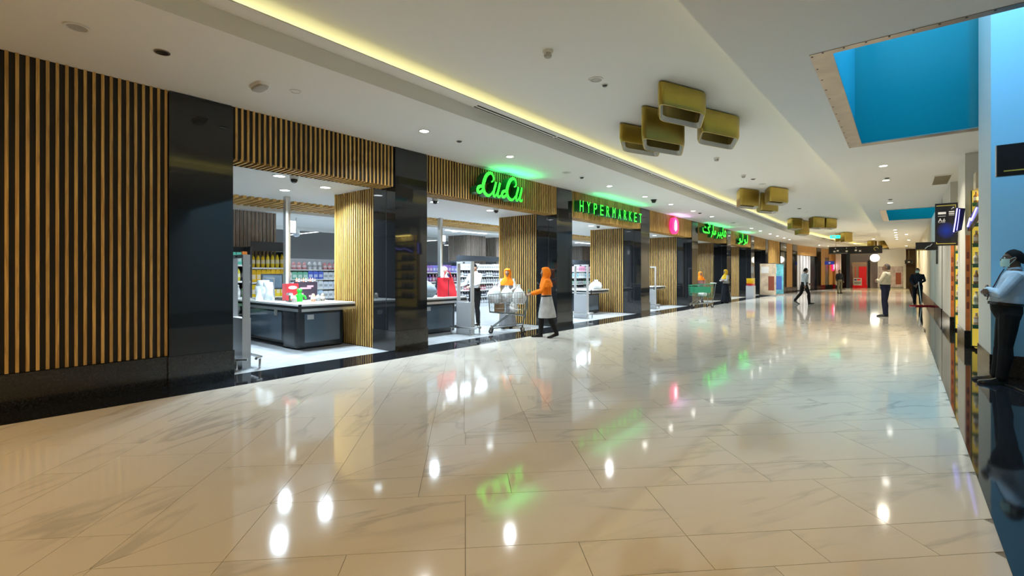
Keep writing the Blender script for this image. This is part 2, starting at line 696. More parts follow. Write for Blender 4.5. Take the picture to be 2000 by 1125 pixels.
# store shell
struct(MB().box(-32.2, -32, -8, 36, 0, 5).build('wall_back', 'white_wall'))
struct(MB().box(-32, -7.6, -8.2, -8, 0, 5).build('wall_store', 'white_wall'))
struct(MB().box(-32, -7.6, 36, 36.2, 0, 5).build('wall_store', 'white_wall'))
struct(MB().box(-16.5, -7.55, -8, 36, STC, STC + 0.08).build('ceiling', 'white_ceiling'))
struct(MB().box(-16.62, -16.5, -8, 36, STC - 0.12, 4.9).build('ceiling', 'white_ceiling'))
mat('open_ceiling', (0.30, 0.31, 0.34), 0.8)
struct(MB().box(-32, -16.5, -8, 36, 4.8, 4.9).build('ceiling', 'open_ceiling'))
# far end of the mall
struct(MB().box(-8, 6, 62, 62.3, 0, 5).build('wall_far', 'cream_wall'))
struct(MB().box(-1.9, 0.2, 58.0, 58.2, 0, CEIL).build('wall_far', 'white_wall'))
struct(MB().box(-4.4, -1.9, 60.5, 60.7, 0, CEIL).build('wall_far', 'white_wall'))
# right side near the camera, out of frame
struct(MB().box(5.8, 6.0, -6, 62, 0, 7.6).build('wall_right', 'white_wall'))
# ================================================================ LEFT SHOPFRONT
PIL = [(1.89, 2.63), (5.34, 6.09), (10.57, 11.33), (15.84, 16.58), (21.09, 21.86), (26.41, 27.17), (31.55, 32.3), (35.5, 36.3)]
PITCH = 0.0767
SW, SD = 0.028, 0.022
# --- slatted wall panel at the far left with its granite skirting
wp = thing('slatted_wall_panel', 'wide oak slat wall panel on black backing at the left edge', 'wall panel', (WL - 0.03, -1.2, 0))
MB().box(-7.22, -7.19, -6, 1.885, 0.385, CEIL).build('backing', 'slat_backing', wp)
o0 = None
y = 1.868
while y > -2.2:
    if o0 is None:
        o0 = MB().box(-7.19, -7.19 + SD, y - SW / 2, y + SW / 2, 0.39, CEIL - 0.001).build('slat', 'oak_slat', wp)
    else:
        dup_at(o0, (-7.19 + SD / 2, y, 0.39), wp)
    y -= PITCH
o0 = None
for i in range(4):
    y0 = 1.885 - 1.0 * (i + 1)
    if i == 0:
        MB().box(-7.22, -7.150, 1.387, 1.885, 0, 0.383).build('skirting_slab', 'granite_base', wp)
        y0 = 0.388
    else:
        y0 = 0.388 - 1.0 * i
    MB().box(-7.22, -7.150, y0, y0 + 0.997, 0, 0.383).build('skirting_slab', 'granite_base', wp)

# --- polished black pillars
PW = ['between the oak wall panel and the first checkout opening', 'between the first opening and the script sign opening', 'right of the green script sign',
      'right of the green capital letter sign', 'right of the pink round logo', 'between the two green Arabic signs', 'right of the small green Arabic sign', 'behind the standing banners']
for i, (a, b) in enumerate(PIL):
    d = 0.65
    xf = -7.135
    pt = thing('granite_pillar', 'polished black granite pillar ' + PW[i], 'pillar', (xf - d / 2, (a + b) / 2, 0), 'black granite shopfront pillars')
    MB().box(-7.80, xf, a, b, 0.38, CEIL - 0.03).build('shaft', 'black_granite', pt)
    MB().box(-7.815, xf + 0.018, a - 0.012, b + 0.012, 0.001, 0.378).build('plinth', 'granite_base', pt)
    MB().box(-7.79, xf - 0.015, a + 0.01, b - 0.01, CEIL - 0.03, CEIL - 0.001).build('cap_shadow_gap', 'dark_metal', pt)
    MB().box(xf - 0.27, xf - 0.262, a - 0.004, a, 0.39, CEIL - 0.04).build('joint_strip', 'dark_metal', pt)

# --- slatted headers over the openings and slatted return walls inside
HL = ['without a sign over the first checkout opening', 'carrying the green script sign', 'carrying the green capital letters', 'carrying the pink round logo',
      'carrying the long green Arabic word', 'carrying the short green Arabic word', 'over the last opening before the banners']
slat_h = slat_s = slat_r = None
for i in range(7):
    a, b = PIL[i][1], PIL[i + 1][0]
    hd = thing('slatted_header', 'oak slat header ' + HL[i], 'header', (WL, (a + b) / 2, HDR), 'oak slat shopfront headers')
    MB().box(-7.55, -7.172, a + 0.002, b - 0.002, HDR + 0.03, CEIL - 0.001).build('core', 'slat_backing', hd)
    MB().box(-7.56, -7.552, a + 0.002, b - 0.002, HDR, STC).build('back_trim', 'dark_metal', hd)
    n = int((b - a - 0.03) / PITCH)
    off = ((b - a) - n * PITCH) / 2
    ind = i < 4
    mh, ms = MB(), MB()
    for k in range(n + 1):
        y = a + off + k * PITCH
        if ind:
            if slat_h is None:
                slat_h = MB().box(-7.172, -7.15, y - SW / 2, y + SW / 2, HDR + 0.004, CEIL - 0.002).build('slat', 'oak_slat', hd)
                slat_s = MB().box(-7.55, -7.196, y - SW / 2, y + SW / 2, HDR, HDR + 0.03).build('soffit_slat', 'oak_slat_flat', hd)
            else:
                dup_at(slat_h, (-7.161, y, HDR + 0.004), hd)
                dup_at(slat_s, (-7.373, y, HDR), hd)
        else:
            mh.box(-7.172, -7.15, y - SW / 2, y + SW / 2, HDR + 0.004, CEIL - 0.002)
            ms.box(-7.55, -7.196, y - SW / 2, y + SW / 2, HDR, HDR + 0.03)
    if not ind:
        tag(mh.build('slats', 'oak_slat', hd), kind='stuff')
        tag(ms.build('soffit_slats', 'oak_slat_flat', hd), kind='stuff')
    # return wall
    rw = thing('slatted_return_wall', 'oak slat side wall inside the opening whose header is ' + HL[i].replace('over the', 'the plain one over the').replace('carrying', 'the one carrying').replace('without a sign ', ''), 'wall panel', (-8.46, b, 0), 'oak slat side walls of the openings')
    MB().box(-9.12, -7.82, b + 0.03, b + 0.70, 0.0, STC - 0.001).build('core', 'slat_backing', rw)
    MB().box(-9.16, -9.122, b - 0.02, b + 0.72, 0.0, STC - 0.001).build('end_board', 'oak_slat', rw)
    mr = MB()
    for k in range(17):
        x = -7.845 - k * PITCH
        if ind:
            if slat_r is None:
                slat_r = MB().box(x - SW / 2, x + SW / 2, b + 0.008, b + 0.03, 0.012, STC - 0.002).build('slat', 'oak_slat', rw)
            else:
                dup_at(slat_r, (x, b + 0.019, 0.012), rw)
        else:
            mr.box(x - SW / 2, x + SW / 2, b + 0.008, b + 0.03, 0.012, STC - 0.002)
    if not ind:
        tag(mr.build('slats', 'oak_slat', rw), kind='stuff')

# --- past the openings: alternating oak boards, dark doors and pillars on the bend
def on_bend(y, x):
    return x + bend(y)


def bend_box(m, y0, y1, x0, x1, z0, z1):
    return m.prism([(x0 + bend(y0), y0), (x1 + bend(y0), y0), (x1 + bend(y1), y1), (x0 + bend(y1), y1)], z0, z1)


sp = thing('slatted_wall_panel', 'narrow tall oak slat panel behind the two standing banners', 'wall panel', (-7.2, 38, 0))
bend_box(MB(), 36.35, 39.6, -7.25, -7.2, 0, CEIL).build('backing', 'slat_backing', sp)
for k in range(14):
    y = 36.5 + k * 0.225
    bend_box(MB(), y, y + 0.09, -7.2, -7.12, 0.3, CEIL - 0.002).build('slat', 'oak_slat', sp)
mat('far_door_dark', (0.015, 0.02, 0.03), 0.15)
mat('far_curtain', (0.55, 0.56, 0.60), 0.6)
wood_mat('oak_board', (0.36, 0.18, 0.04), (0.52, 0.29, 0.075))
FAR = [('granite_pillar', 39.7, 41.4, 'distant black pillar right after the banners', 'pillar', 'black_granite'),
       ('oak_board', 41.5, 43.2, 'narrow oak wall board between two distant black pillars', 'wall panel', 'oak_board'),
       ('granite_pillar', 43.3, 44.6, 'distant black pillar left of the pale curtain opening', 'pillar', 'black_granite'),
       ('granite_pillar', 50.2, 51.4, 'distant black pillar right of the pale curtain opening', 'pillar', 'black_granite'),
       ('oak_board', 51.4, 52.6, 'distant oak board next to the dark door', 'wall panel', 'oak_board'),
       ('oak_board', 53.9, 56.0, 'distant oak board carrying the far pink logo', 'wall panel', 'oak_board'),
       ('granite_pillar', 56.0, 57.2, 'last black pillar right of the far pink logo', 'pillar', 'black_granite')]
for (nm, y0, y1, lab, cat, mt) in FAR:
    t = thing(nm, lab, cat, (on_bend((y0 + y1) / 2, -7.15), (y0 + y1) / 2, 0))
    bend_box(MB(), y0, y1, -7.25, -7.10, 0.36, CEIL - 0.002).build('shaft' if nm != 'oak_board' else 'board', mt, t)
    bend_box(MB(), y0, y1, -7.25, -7.08, 0.002, 0.358).build('plinth', 'granite_base', t)
t = thing('shop_entrance', 'pale curtained shop entrance under a plain oak header far down the mall', 'entrance', (on_bend(47.4, -7.15), 47.4, 0))
bend_box(MB(), 44.7, 50.1, -7.24, -7.12, 2.95, CEIL - 0.002).build('header', 'oak_board', t)
for k in range(9):
    y = 44.8 + k * 0.42
    bend_box(MB(), y, y + 0.33, -7.24, -7.16 - 0.03 * (k % 2), 0.05, 2.93).build('curtain_panel', 'far_curtain', t)
bend_box(MB(), 48.7, 50.1, -7.24, -7.2, 0.02, 2.93).build('door_leaf', 'far_door_dark', t)
t = thing('dark_door', 'tall dark door left of the far pink logo', 'door', (on_bend(53.2, -7.15), 53.2, 0))
bend_box(MB(), 52.65, 53.85, -7.24, -7.15, 0.01, 2.9).build('door_leaf', 'far_door_dark', t)
bend_box(MB(), 52.65, 53.85, -7.24, -7.13, 2.9, CEIL - 0.002).build('header', 'oak_board', t)
bend_box(MB(), 52.75, 52.80, -7.15, -7.11, 0.9, 1.3).build('pull_handle', 'steel', t)
# ================================================================ SIGNS ON THE HEADERS
XS = WL + 0.02      # front of sign letters stand off the slats


def ribbon(strokes, n_in=10):
    """2-D strokes [(pts, widths)] -> list of polygons (quads + round caps)"""
    out = []
    for pts, ws in strokes:
        P = [Vector(p) for p in pts]
        # catmull-rom resample
        Q, W = [], []
        for i in range(len(P) - 1):
            p0, p1, p2, p3 = P[max(i - 1, 0)], P[i], P[i + 1], P[min(i + 2, len(P) - 1)]
            for k in range(n_in):
                t = k / n_in
                Q.append(0.5 * ((2 * p1) + (p2 - p0) * t + (2 * p0 - 5 * p1 + 4 * p2 - p3) * t * t + (3 * p1 - p0 - 3 * p2 + p3) * t ** 3))
                W.append(ws[i] * (1 - t) + ws[i + 1] * t)
        Q.append(P[-1])
        W.append(ws[-1])
        l, r = [], []
        for i in range(len(Q)):
            d = Q[min(i + 1, len(Q) - 1)] - Q[max(i - 1, 0)]
            d.normalize()
            nrm = Vector((-d.y, d.x))
            l.append(Q[i] + nrm * W[i] / 2)
            r.append(Q[i] - nrm * W[i] / 2)
        out.append((l, r, Q))
    return out


def stroke_letter(name, strokes, parent, y0, z0, sc, depth, x0, face, side, mirror=False):
    """letter in the wall plane: u -> +Y, v -> Z; extruded towards +X, emitting face"""
    m = MB()
    for l, r, Q in ribbon(strokes):
        n = len(l)
        vs = []
        for x in (x0, x0 + depth):
            vs += [(x, y0 + p.x * sc, z0 + p.y * sc) for p in l]
            vs += [(x, y0 + p.x * sc, z0 + p.y * sc) for p in r]
        fs, mi = [], []
        for i in range(n - 1):
            fs.append((2 * n + i, 3 * n + i, 3 * n + i + 1, 2 * n + i + 1))
            mi.append(0)
            fs.append((i, i + 1, n + i + 1, n + i))
            mi.append(1)
            fs.append((i, 2 * n + i, 2 * n + i + 1, i + 1))
            mi.append(1)
            fs.append((n + i, n + i + 1, 3 * n + i + 1, 3 * n + i))
            mi.append(1)
        fs.append((0, n, 3 * n, 2 * n))
        mi.append(1)
        fs.append((n - 1, 3 * n - 1, 4 * n - 1, 2 * n - 1))
        mi.append(1)
        o = len(m.v)
        m.v += vs
        m.f += [tuple(q + o for q in f) for f in fs]
        m.mi += mi
    return m.build(name, [face, side], parent)


# script letters, unit = letter height of the capital
L_CAP = [([(0.92, 0.62), (1.02, 0.66), (1.08, 0.80), (1.0, 0.96), (0.84, 1.0), (0.62, 0.86), (0.47, 0.60), (0.40, 0.36), (0.46, 0.14), (0.60, 0.02), (0.78, 0.0), (0.94, 0.10), (1.02, 0.22)],
          [0.05, 0.07, 0.09, 0.11, 0.13, 0.17, 0.19, 0.19, 0.17, 0.15, 0.11, 0.08, 0.05]),
         ([(0.44, 0.26), (0.28, 0.34), (0.10, 0.26), (0.05, 0.12), (0.18, 0.06), (0.34, 0.16), (0.46, 0.26)], [0.10, 0.13, 0.15, 0.15, 0.13, 0.12, 0.08])]
U_LOW = [([(0.26, 0.66), (0.22, 0.50), (0.12, 0.24), (0.10, 0.06), (0.20, 0.02), (0.34, 0.20), (0.48, 0.50)], [0.13, 0.14, 0.14, 0.13, 0.09, 0.07, 0.06]),
         ([(0.54, 0.66), (0.46, 0.42), (0.38, 0.18), (0.40, 0.04), (0.52, 0.04), (0.58, 0.12)], [0.13, 0.14, 0.14, 0.13, 0.10, 0.05])]
sg = thing('illuminated_sign', 'glowing green script wordmark LuLu on an oak slat header', 'sign', (XS, 8.1, 3.1))
H_ = 0.47
yy = 7.28
for nm, st, adv in (('letter_l', L_CAP, 0.98), ('letter_u', U_LOW, 0.62), ('letter_l', L_CAP, 0.98), ('letter_u', U_LOW, 0.6)):
    stroke_letter(nm, st, sg, yy, 3.12, H_ * 1.05, 0.19, XS, 'neon_green', 'sign_green_side')
    yy += adv * H_ * 1.05
MB().box(-7.149, XS - 0.001, 7.5, 8.8, 3.2, 3.23).build('mounting_rail', 'dark_metal', sg)
area('sign_glow', (XS + 0.28, 8.5, 3.40), (math.pi, 0, 0), 0.10, 1.3, 8, (0.02, 1.0, 0.25), spread=math.radians(150))


def text_mesh(txt, size, font=None, extr=0.0, offset=0.0):
    cu = bpy.data.curves.new('t', 'FONT')
    cu.body = txt
    cu.size = size
    cu.extrude = extr
    cu.offset = offset
    cu.resolution_u = 3
    o = bpy.data.objects.new('t', cu)
    COL.objects.link(o)
    dg = bpy.context.evaluated_depsgraph_get()
    me = bpy.data.meshes.new_from_object(o.evaluated_get(dg))
    bpy.data.objects.remove(o)
    bpy.data.curves.remove(cu)
    return me


def text_on_left_wall(name, txt, parent, y0, z0, height, width, x0, depth, face, side=None):
    """flat letters standing on a wall that faces +X (text runs along +Y)"""
    me = text_mesh(txt, 1.0, extr=0.5)
    xs = [v.co.x for v in me.vertices]
    ys = [v.co.y for v in me.vertices]
    x_0, x_1, y_0, y_1 = min(xs), max(xs), min(ys), max(ys)
    for v in me.vertices:
        a = (v.co.x - x_0) / (x_1 - x_0) * width
        b = (v.co.y - y_0) / (y_1 - y_0) * height
        v.co = Vector(((v.co.z + 0.5) * depth, a, b))
    me.materials.clear()
    me.materials.append(MATS[face])
    if side:
        me.materials.append(MATS[side])
    for p in me.polygons:
        p.material_index = 1 if side and abs(p.normal.x) < 0.5 else 0
    me.name = name
    o = bpy.data.objects.new(name, me)
    COL.objects.link(o)
    put(o, (x0, y0, z0), parent)
    return o


sg = thing('illuminated_sign', 'glowing green capital letters HYPERMARKET on an oak slat header', 'sign', (XS, 13.6, 3.1))
n = len('HYPERMARKET')
for i, ch in enumerate('HYPERMARKET'):
    y = 11.42 + i * 0.385
    lt = text_on_left_wall('letter_' + ch.lower(), ch, sg, y, 3.16, 0.31, 0.19, XS, 0.19, 'neon_green', 'sign_green_side')
MB().box(-7.149, XS - 0.001, 11.45, 15.4, 3.30, 3.33).build('mounting_rail', 'dark_metal', sg)
area('sign_glow', (XS + 0.28, 13.8, 3.45), (math.pi, 0, 0), 0.10, 3.4, 8, (0.02, 1.0, 0.30), spread=math.radians(150))


def pink_logo(x, y, z, label, s=1.0):
    t = thing('illuminated_sign', label, 'sign', (x, y, z))
    m = MB()
    n = 20
    r1 = [(x, y + 0.36 * s * math.cos(2 * math.pi * i / n), z + 0.33 * s * math.sin(2 * math.pi * i / n)) for i in range(n)]
    r2 = [(x + 0.12, p[1], p[2]) for p in r1]
    m.loft([r1, r2])
    m.build('disc', 'neon_pink', t)
    m = MB()
    q = [(0.0, 0.24), (0.07, 0.12), (0.10, -0.02), (0.08, -0.15), (0.0, -0.22), (-0.08, -0.15), (-0.10, -0.02), (-0.07, 0.12)]
    m.loft([[(x + 0.121, y + a * s * 1.3, z + b * s) for a, b in q], [(x + 0.135, y + a * s * 1.2, z + b * s * 0.95) for a, b in q]])
    m.build('flame_mark', 'neon_white', t)
    return t


pink_logo(XS + 0.005, 18.8, 3.33, 'glowing pink round logo with a white flame on the fourth oak header')
area('sign_glow', (XS + 0.26, 18.9, 3.45), (math.pi, 0, 0), 0.10, 1.6, 4, (0.75, 0.45, 1.0), spread=math.radians(150))
pink_logo(on_bend(54.9, -7.08), 54.9, 2.1, 'distant pink round logo glowing on an oak board', 1.3)
# Arabic words, drawn as strokes (right to left)
W1 = [([(4.55, 0.10), (4.62, 0.42), (4.42, 0.55), (4.28, 0.30), (4.45, 0.10), (4.62, 0.10), (4.30, 0.06), (4.05, 0.08)], [0.1] * 8),
      ([(4.0, 0.08), (3.98, 0.5), (3.97, 0.85)], [0.1, 0.11, 0.09]),
      ([(3.75, 0.36), (3.72, 0.10), (3.4, 0.07), (3.42, 0.34), (3.38, 0.08), (3.05, 0.07), (2.98, 0.30)], [0.1] * 7),
      ([(2.98, 0.32), (2.92, 0.0), (2.70, -0.26)], [0.1, 0.1, 0.06]),
      ([(2.55, 0.10), (2.42, 0.34), (2.25, 0.22), (2.35, 0.06), (2.1, 0.08), (1.98, 0.08), (1.96, 0.55), (1.95, 0.86)], [0.1] * 8),
      ([(1.80, 0.30), (1.76, 0.0), (1.55, -0.26)], [0.1, 0.1, 0.06]),
      ([(0.90, 0.95), (1.38, 0.66), (0.98, 0.48), (1.28, 0.12), (0.9, 0.07), (0.25, 0.08), (0.10, 0.22), (0.12, 0.44)], [0.09, 0.1, 0.1, 0.1, 0.1, 0.1, 0.1, 0.07]),
      ([(0.36, 0.50), (0.44, 0.50)], [0.09, 0.09]), ([(0.54, 0.50), (0.62, 0.50)], [0.09, 0.09]),
      ([(3.60, -0.14), (3.68, -0.14)], [0.09, 0.09]), ([(3.76, -0.14), (3.84, -0.14)], [0.09, 0.09]), ([(3.24, -0.14), (3.32, -0.14)], [0.09, 0.09])]
W2 = [([(2.0, 0.95), (1.98, 0.4), (1.9, 0.08), (1.5, 0.06), (1.42, 0.30)], [0.12] * 5),
      ([(1.60, 0.18), (1.48, 0.36), (1.34, 0.20), (1.50, 0.10), (1.42, -0.10), (1.15, -0.22)], [0.11] * 5 + [0.06]),
      ([(0.98, 0.95), (0.96, 0.4), (0.88, 0.08), (0.50, 0.06), (0.40, 0.30)], [0.12] * 5),
      ([(0.58, 0.18), (0.46, 0.36), (0.30, 0.20), (0.48, 0.10), (0.38, -0.10), (0.10, -0.22)], [0.11] * 5 + [0.06])]
for (W_, y0, z0, kx, sc, lab, gy, gl) in ((W1, 21.98, 3.27, 0.79 / 0.54, 0.54, 'glowing green Arabic word هايبرماركت on an oak slat header', 24.0, 3.4),
                                      (W2, 27.9, 3.17, 1.05 / 0.5, 0.5, 'short glowing green Arabic word لولو on an oak header', 29.0, 1.9)):
    sg = thing('illuminated_sign', lab, 'sign', (XS, y0, z0))
    stroke_letter('lettering', [([(a * kx, b) for a, b in p], [q * 1.35 for q in w_]) for p, w_ in W_], sg, y0, z0, sc, 0.16, XS, 'neon_green', 'sign_green_side')
    MB().box(-7.149, XS - 0.001, y0 + 0.2, y0 + gl - 0.3, z0 + 0.08, z0 + 0.11).build('mounting_rail', 'dark_metal', sg)
    area('sign_glow', (XS + 0.26, gy, 3.45), (math.pi, 0, 0), 0.10, gl, 7, (0.02, 1.0, 0.30), spread=math.radians(150))
# ================================================================ CEILING FITTINGS
def ring_mesh(m, x, y, z, r0, r1, h, n=20):
    for (za, zb, ra, rb) in ((z, z + h, r0, r1),):
        a = [(x + r1 * math.cos(2 * math.pi * i / n), y + r1 * math.sin(2 * math.pi * i / n)) for i in range(n)]
        b = [(x + r0 * math.cos(2 * math.pi * i / n), y + r0 * math.sin(2 * math.pi * i / n)) for i in range(n)]
        vs = [(p[0], p[1], z) for p in a] + [(p[0], p[1], z) for p in b] + [(p[0], p[1], z + h) for p in a] + [(p[0], p[1], z + h) for p in b]
        fs = []
        for i in range(n):
            j = (i + 1) % n
            fs += [(i, n + i, n + j, j), (2 * n + i, 2 * n + j, 3 * n + j, 3 * n + i), (i, j, 2 * n + j, 2 * n + i), (n + i, 3 * n + i, 3 * n + j, n + j)]
        m.add(vs, fs)
    return m


DL0 = {}


def downlight(x, y, z, label, group, power, col, r=0.070, glow='lamp_glow', lit=True):
    t = thing('downlight', label, 'downlight', (x, y, z), group)
    key = (r, glow)
    if key not in DL0:
        DL0[key] = (ring_mesh(MB(), x, y, z - 0.008, r, r + 0.022, 0.007).build('trim_ring', 'white_plastic', t),
                    MB().ell(x, y, [(z - 0.005, r * 0.98, r * 0.98), (z - 0.001, r, r)], 20).build('lens', glow, t))
    else:
        for o in DL0[key]:
            dup_at(o, (x, y, z - 0.008 if o.name.startswith('trim') else z - 0.005), t)
    if lit:
        area('downlight_lamp', (x, y, z - 0.012), DOWN, r * 1.8, r * 1.8, power, col, spread=math.radians(140), shape='DISK')
    return t


LW = (0.93, 0.97, 1.0)
ORD = ['first', 'second', 'third', 'fourth', 'fifth', 'sixth', 'seventh', 'eighth', 'ninth', 'tenth', 'eleventh', 'twelfth', 'thirteenth', 'fourteenth']
for n_, y in enumerate((5.06, 7.24, 11.36, 13.6, 15.67, 17.85, 20.08, 26.61, 28.57, 31.1, 33.1, 35.3, 37.2)):
    downlight(-6.0, y, CEIL, ORD[n_] + ' lit downlight, counted from the left, in the low ceiling row over the shopfront', 'downlights over the shopfront', 36 if n_ < 2 else 64, LW)
for (x, y) in ((-5.32, 46.2), (-4.9, 48.0)):
    downlight(x, y, CEIL, 'distant lit downlight over the far oak boards', 'downlights over the far bend', 60, LW)
for n_, y in enumerate((12.95, 14.99, 19.86, 32.45, 34.5, 36.8, 38.9, 41.3)):
    downlight(-0.33, y, CEIL, ORD[n_] + ' nearest lit downlight in the right ceiling strip before the shops', 'downlights in the right ceiling strip', 62, (1.0, 0.90, 0.72))
for (x, y) in ((-3.6, 47.0), (-1.8, 47.0), (-3.4, 53.0), (-1.2, 54.5), (0.2, 52.0)):  # lamps added to warm and brighten the far hall
    downlight(x, y, UPC if x < -0.9 else CEIL, 'added warm downlight at the far end of the mall', 'added warm downlights at the far end', 120, (1.0, 0.80, 0.42), 0.09)
for (x, y) in ((0.15, 36.5), (0.3, 43.0)):
    downlight(x, y, CEIL, 'faint lit downlight close to the right shops far away', 'downlights by the far right shops', 50, (1.0, 0.88, 0.66))
# the mall behind the viewpoint carries on with warmer lamps
for (x, y) in ((-6.0, -1.2), (-6.0, -3.2), (-0.35, -1.5), (-0.35, 1.6), (-0.35, 3.6), (-0.35, -4.0)):
    downlight(x, y, CEIL, 'warm downlight behind the viewpoint', 'warm downlights behind the viewpoint', 40 if x < -3 else 18, WARM)
for (x, y) in ((-3.3, -2.2), (-3.3, -4.4)):
    downlight(x, y, UPC, 'warm downlight in the raised ceiling behind the viewpoint', 'warm downlights in the raised ceiling', 24, WARM)

# speakers, sprinklers, detectors
mat('grille_grey', (0.42, 0.41, 0.38), 0.6)


def disc_fitting(name, label, cat, x, y, z, r, ring, face, dome=0.0):
    t = thing(name, label, cat, (x, y, z))
    ring_mesh(MB(), x, y, z - 0.012, r * 0.78, r, 0.0115).build('rim', ring, t)
    MB().ell(x, y, [(z - 0.008 - dome, r * 0.45, r * 0.45), (z - 0.006 - dome * 0.6, r * 0.7, r * 0.7), (z - 0.002, r * 0.77, r * 0.77)], 20).build('grille' if dome == 0 else 'dome', face, t, smooth=True)
    return t


disc_fitting('ceiling_speaker', 'pale round ceiling speaker above the oak wall panel', 'speaker', -5.98, 0.86, CEIL, 0.10, 'white_plastic', 'grille_grey')
disc_fitting('unlit_downlight', 'dark unlit round fitting in the low ceiling left of the white emergency light', 'downlight', -5.97, 1.52, CEIL, 0.07, 'bronze_steel', 'dark_plastic')
disc_fitting('ceiling_speaker', 'small white ceiling disc beside the white emergency light', 'speaker', -5.95, 2.92, CEIL, 0.07, 'white_plastic', 'white_plastic')
disc_fitting('sprinkler_plate', 'tiny dark round fitting between the first two lit downlights', 'sprinkler', -5.98, 5.83, CEIL, 0.05, 'steel', 'dark_plastic', 0.02)
disc_fitting('ceiling_speaker', 'grey disc in the low ceiling above the gap right of the script sign', 'speaker', -5.95, 9.22, CEIL, 0.11, 'white_plastic', 'grille_grey')
disc_fitting('sprinkler_plate', 'small dark fitting right of the grey ceiling disc', 'sprinkler', -5.96, 9.89, CEIL, 0.06, 'steel', 'dark_plastic', 0.03)
disc_fitting('dome_camera', 'black dome camera in the low ceiling by the capital letter sign', 'camera', -6.04, 14.35, CEIL, 0.10, 'dark_plastic', 'dark_plastic', 0.09)
disc_fitting('sprinkler_plate', 'small dark fitting in the low ceiling past the pink logo', 'sprinkler', -6.01, 18.63, CEIL, 0.07, 'dark_plastic', 'dark_plastic', 0.02)
disc_fitting('ceiling_speaker', 'grey disc in the low ceiling before the long Arabic sign', 'speaker', -6.0, 23.2, CEIL, 0.10, 'grille_grey', 'grille_grey')
disc_fitting('ceiling_speaker', 'pale disc in the raised ceiling near the smoke detector', 'speaker', -3.30, 5.86, UPC, 0.10, 'white_plastic', 'grille_grey')
disc_fitting('sprinkler_plate', 'tiny sprinkler beside the pale disc in the raised ceiling', 'sprinkler', -3.30, 6.11, UPC, 0.05, 'white_plastic', 'dark_plastic', 0.02)
disc_fitting('sprinkler_plate', 'dark sprinkler in the raised ceiling before the second lamp cluster', 'sprinkler', -3.31, 14.88, UPC, 0.07, 'steel', 'dark_plastic', 0.02)
disc_fitting('ceiling_speaker', 'faint disc in the raised ceiling touching the second lamp cluster', 'speaker', -3.28, 15.9, UPC, 0.10, 'white_plastic', 'white_plastic')
disc_fitting('sprinkler_plate', 'dark sprinkler in the raised ceiling before the third lamp cluster', 'sprinkler', -3.33, 22.84, UPC, 0.08, 'steel', 'dark_plastic', 0.02)
disc_fitting('ceiling_speaker', 'faint disc in the raised ceiling before the third lamp cluster', 'speaker', -3.28, 24.36, UPC, 0.10, 'white_plastic', 'white_plastic')
for (x, y, lab) in ((-0.30, 14.6, 'nearest'), (-0.31, 18.9, 'farther')):
    disc_fitting('sprinkler_plate', lab + ' small dark sprinkler in the right ceiling strip between lit downlights', 'sprinkler', x, y, CEIL, 0.07, 'white_plastic', 'dark_plastic', 0.02)


def detector(x, y, z, label):
    t = thing('smoke_detector', label, 'smoke detector', (x, y, z))
    MB().ell(x, y, [(z - 0.035, 0.060, 0.060), (z - 0.003, 0.066, 0.066)], 16).build('base', 'white_plastic', t, smooth=True)
    MB().ell(x, y, [(z - 0.085, 0.030, 0.030), (z - 0.08, 0.040, 0.040), (z - 0.060, 0.046, 0.046), (z - 0.0355, 0.046, 0.046)], 16).build('sensor_head', 'grille_grey', t, smooth=True)
    for k in range(4):
        a = k * math.pi / 2
        MB().box(x + 0.05 * math.cos(a) - 0.006, x + 0.05 * math.cos(a) + 0.006, y + 0.05 * math.sin(a) - 0.006, y + 0.05 * math.sin(a) + 0.006, z - 0.06, z - 0.0355).build('rib', 'white_plastic', t)


detector(-3.33, 4.74, UPC, 'white smoke detector hanging from the raised ceiling, nearest one')
detector(-3.36, 11.6, UPC, 'white smoke detector just below the first lamp cluster')
detector(-3.38, 14.1, UPC, 'grey smoke detector before the second gold lamp cluster')
t = thing('emergency_light', 'white oblong emergency light on the low ceiling by the first pillar', 'emergency light', (-6.1, 2.55, CEIL))
MB().ell(-6.1, 2.55, [(CEIL - 0.030, 0.155, 0.075), (CEIL - 0.002, 0.17, 0.085)], 20, 3.5).build('housing', 'white_plastic', t, smooth=True)
MB().ell(-6.1, 2.55, [(CEIL - 0.062, 0.10, 0.045), (CEIL - 0.052, 0.135, 0.062), (CEIL - 0.031, 0.145, 0.068)], 20, 3.5).build('diffuser', 'grille_grey', t, smooth=True)

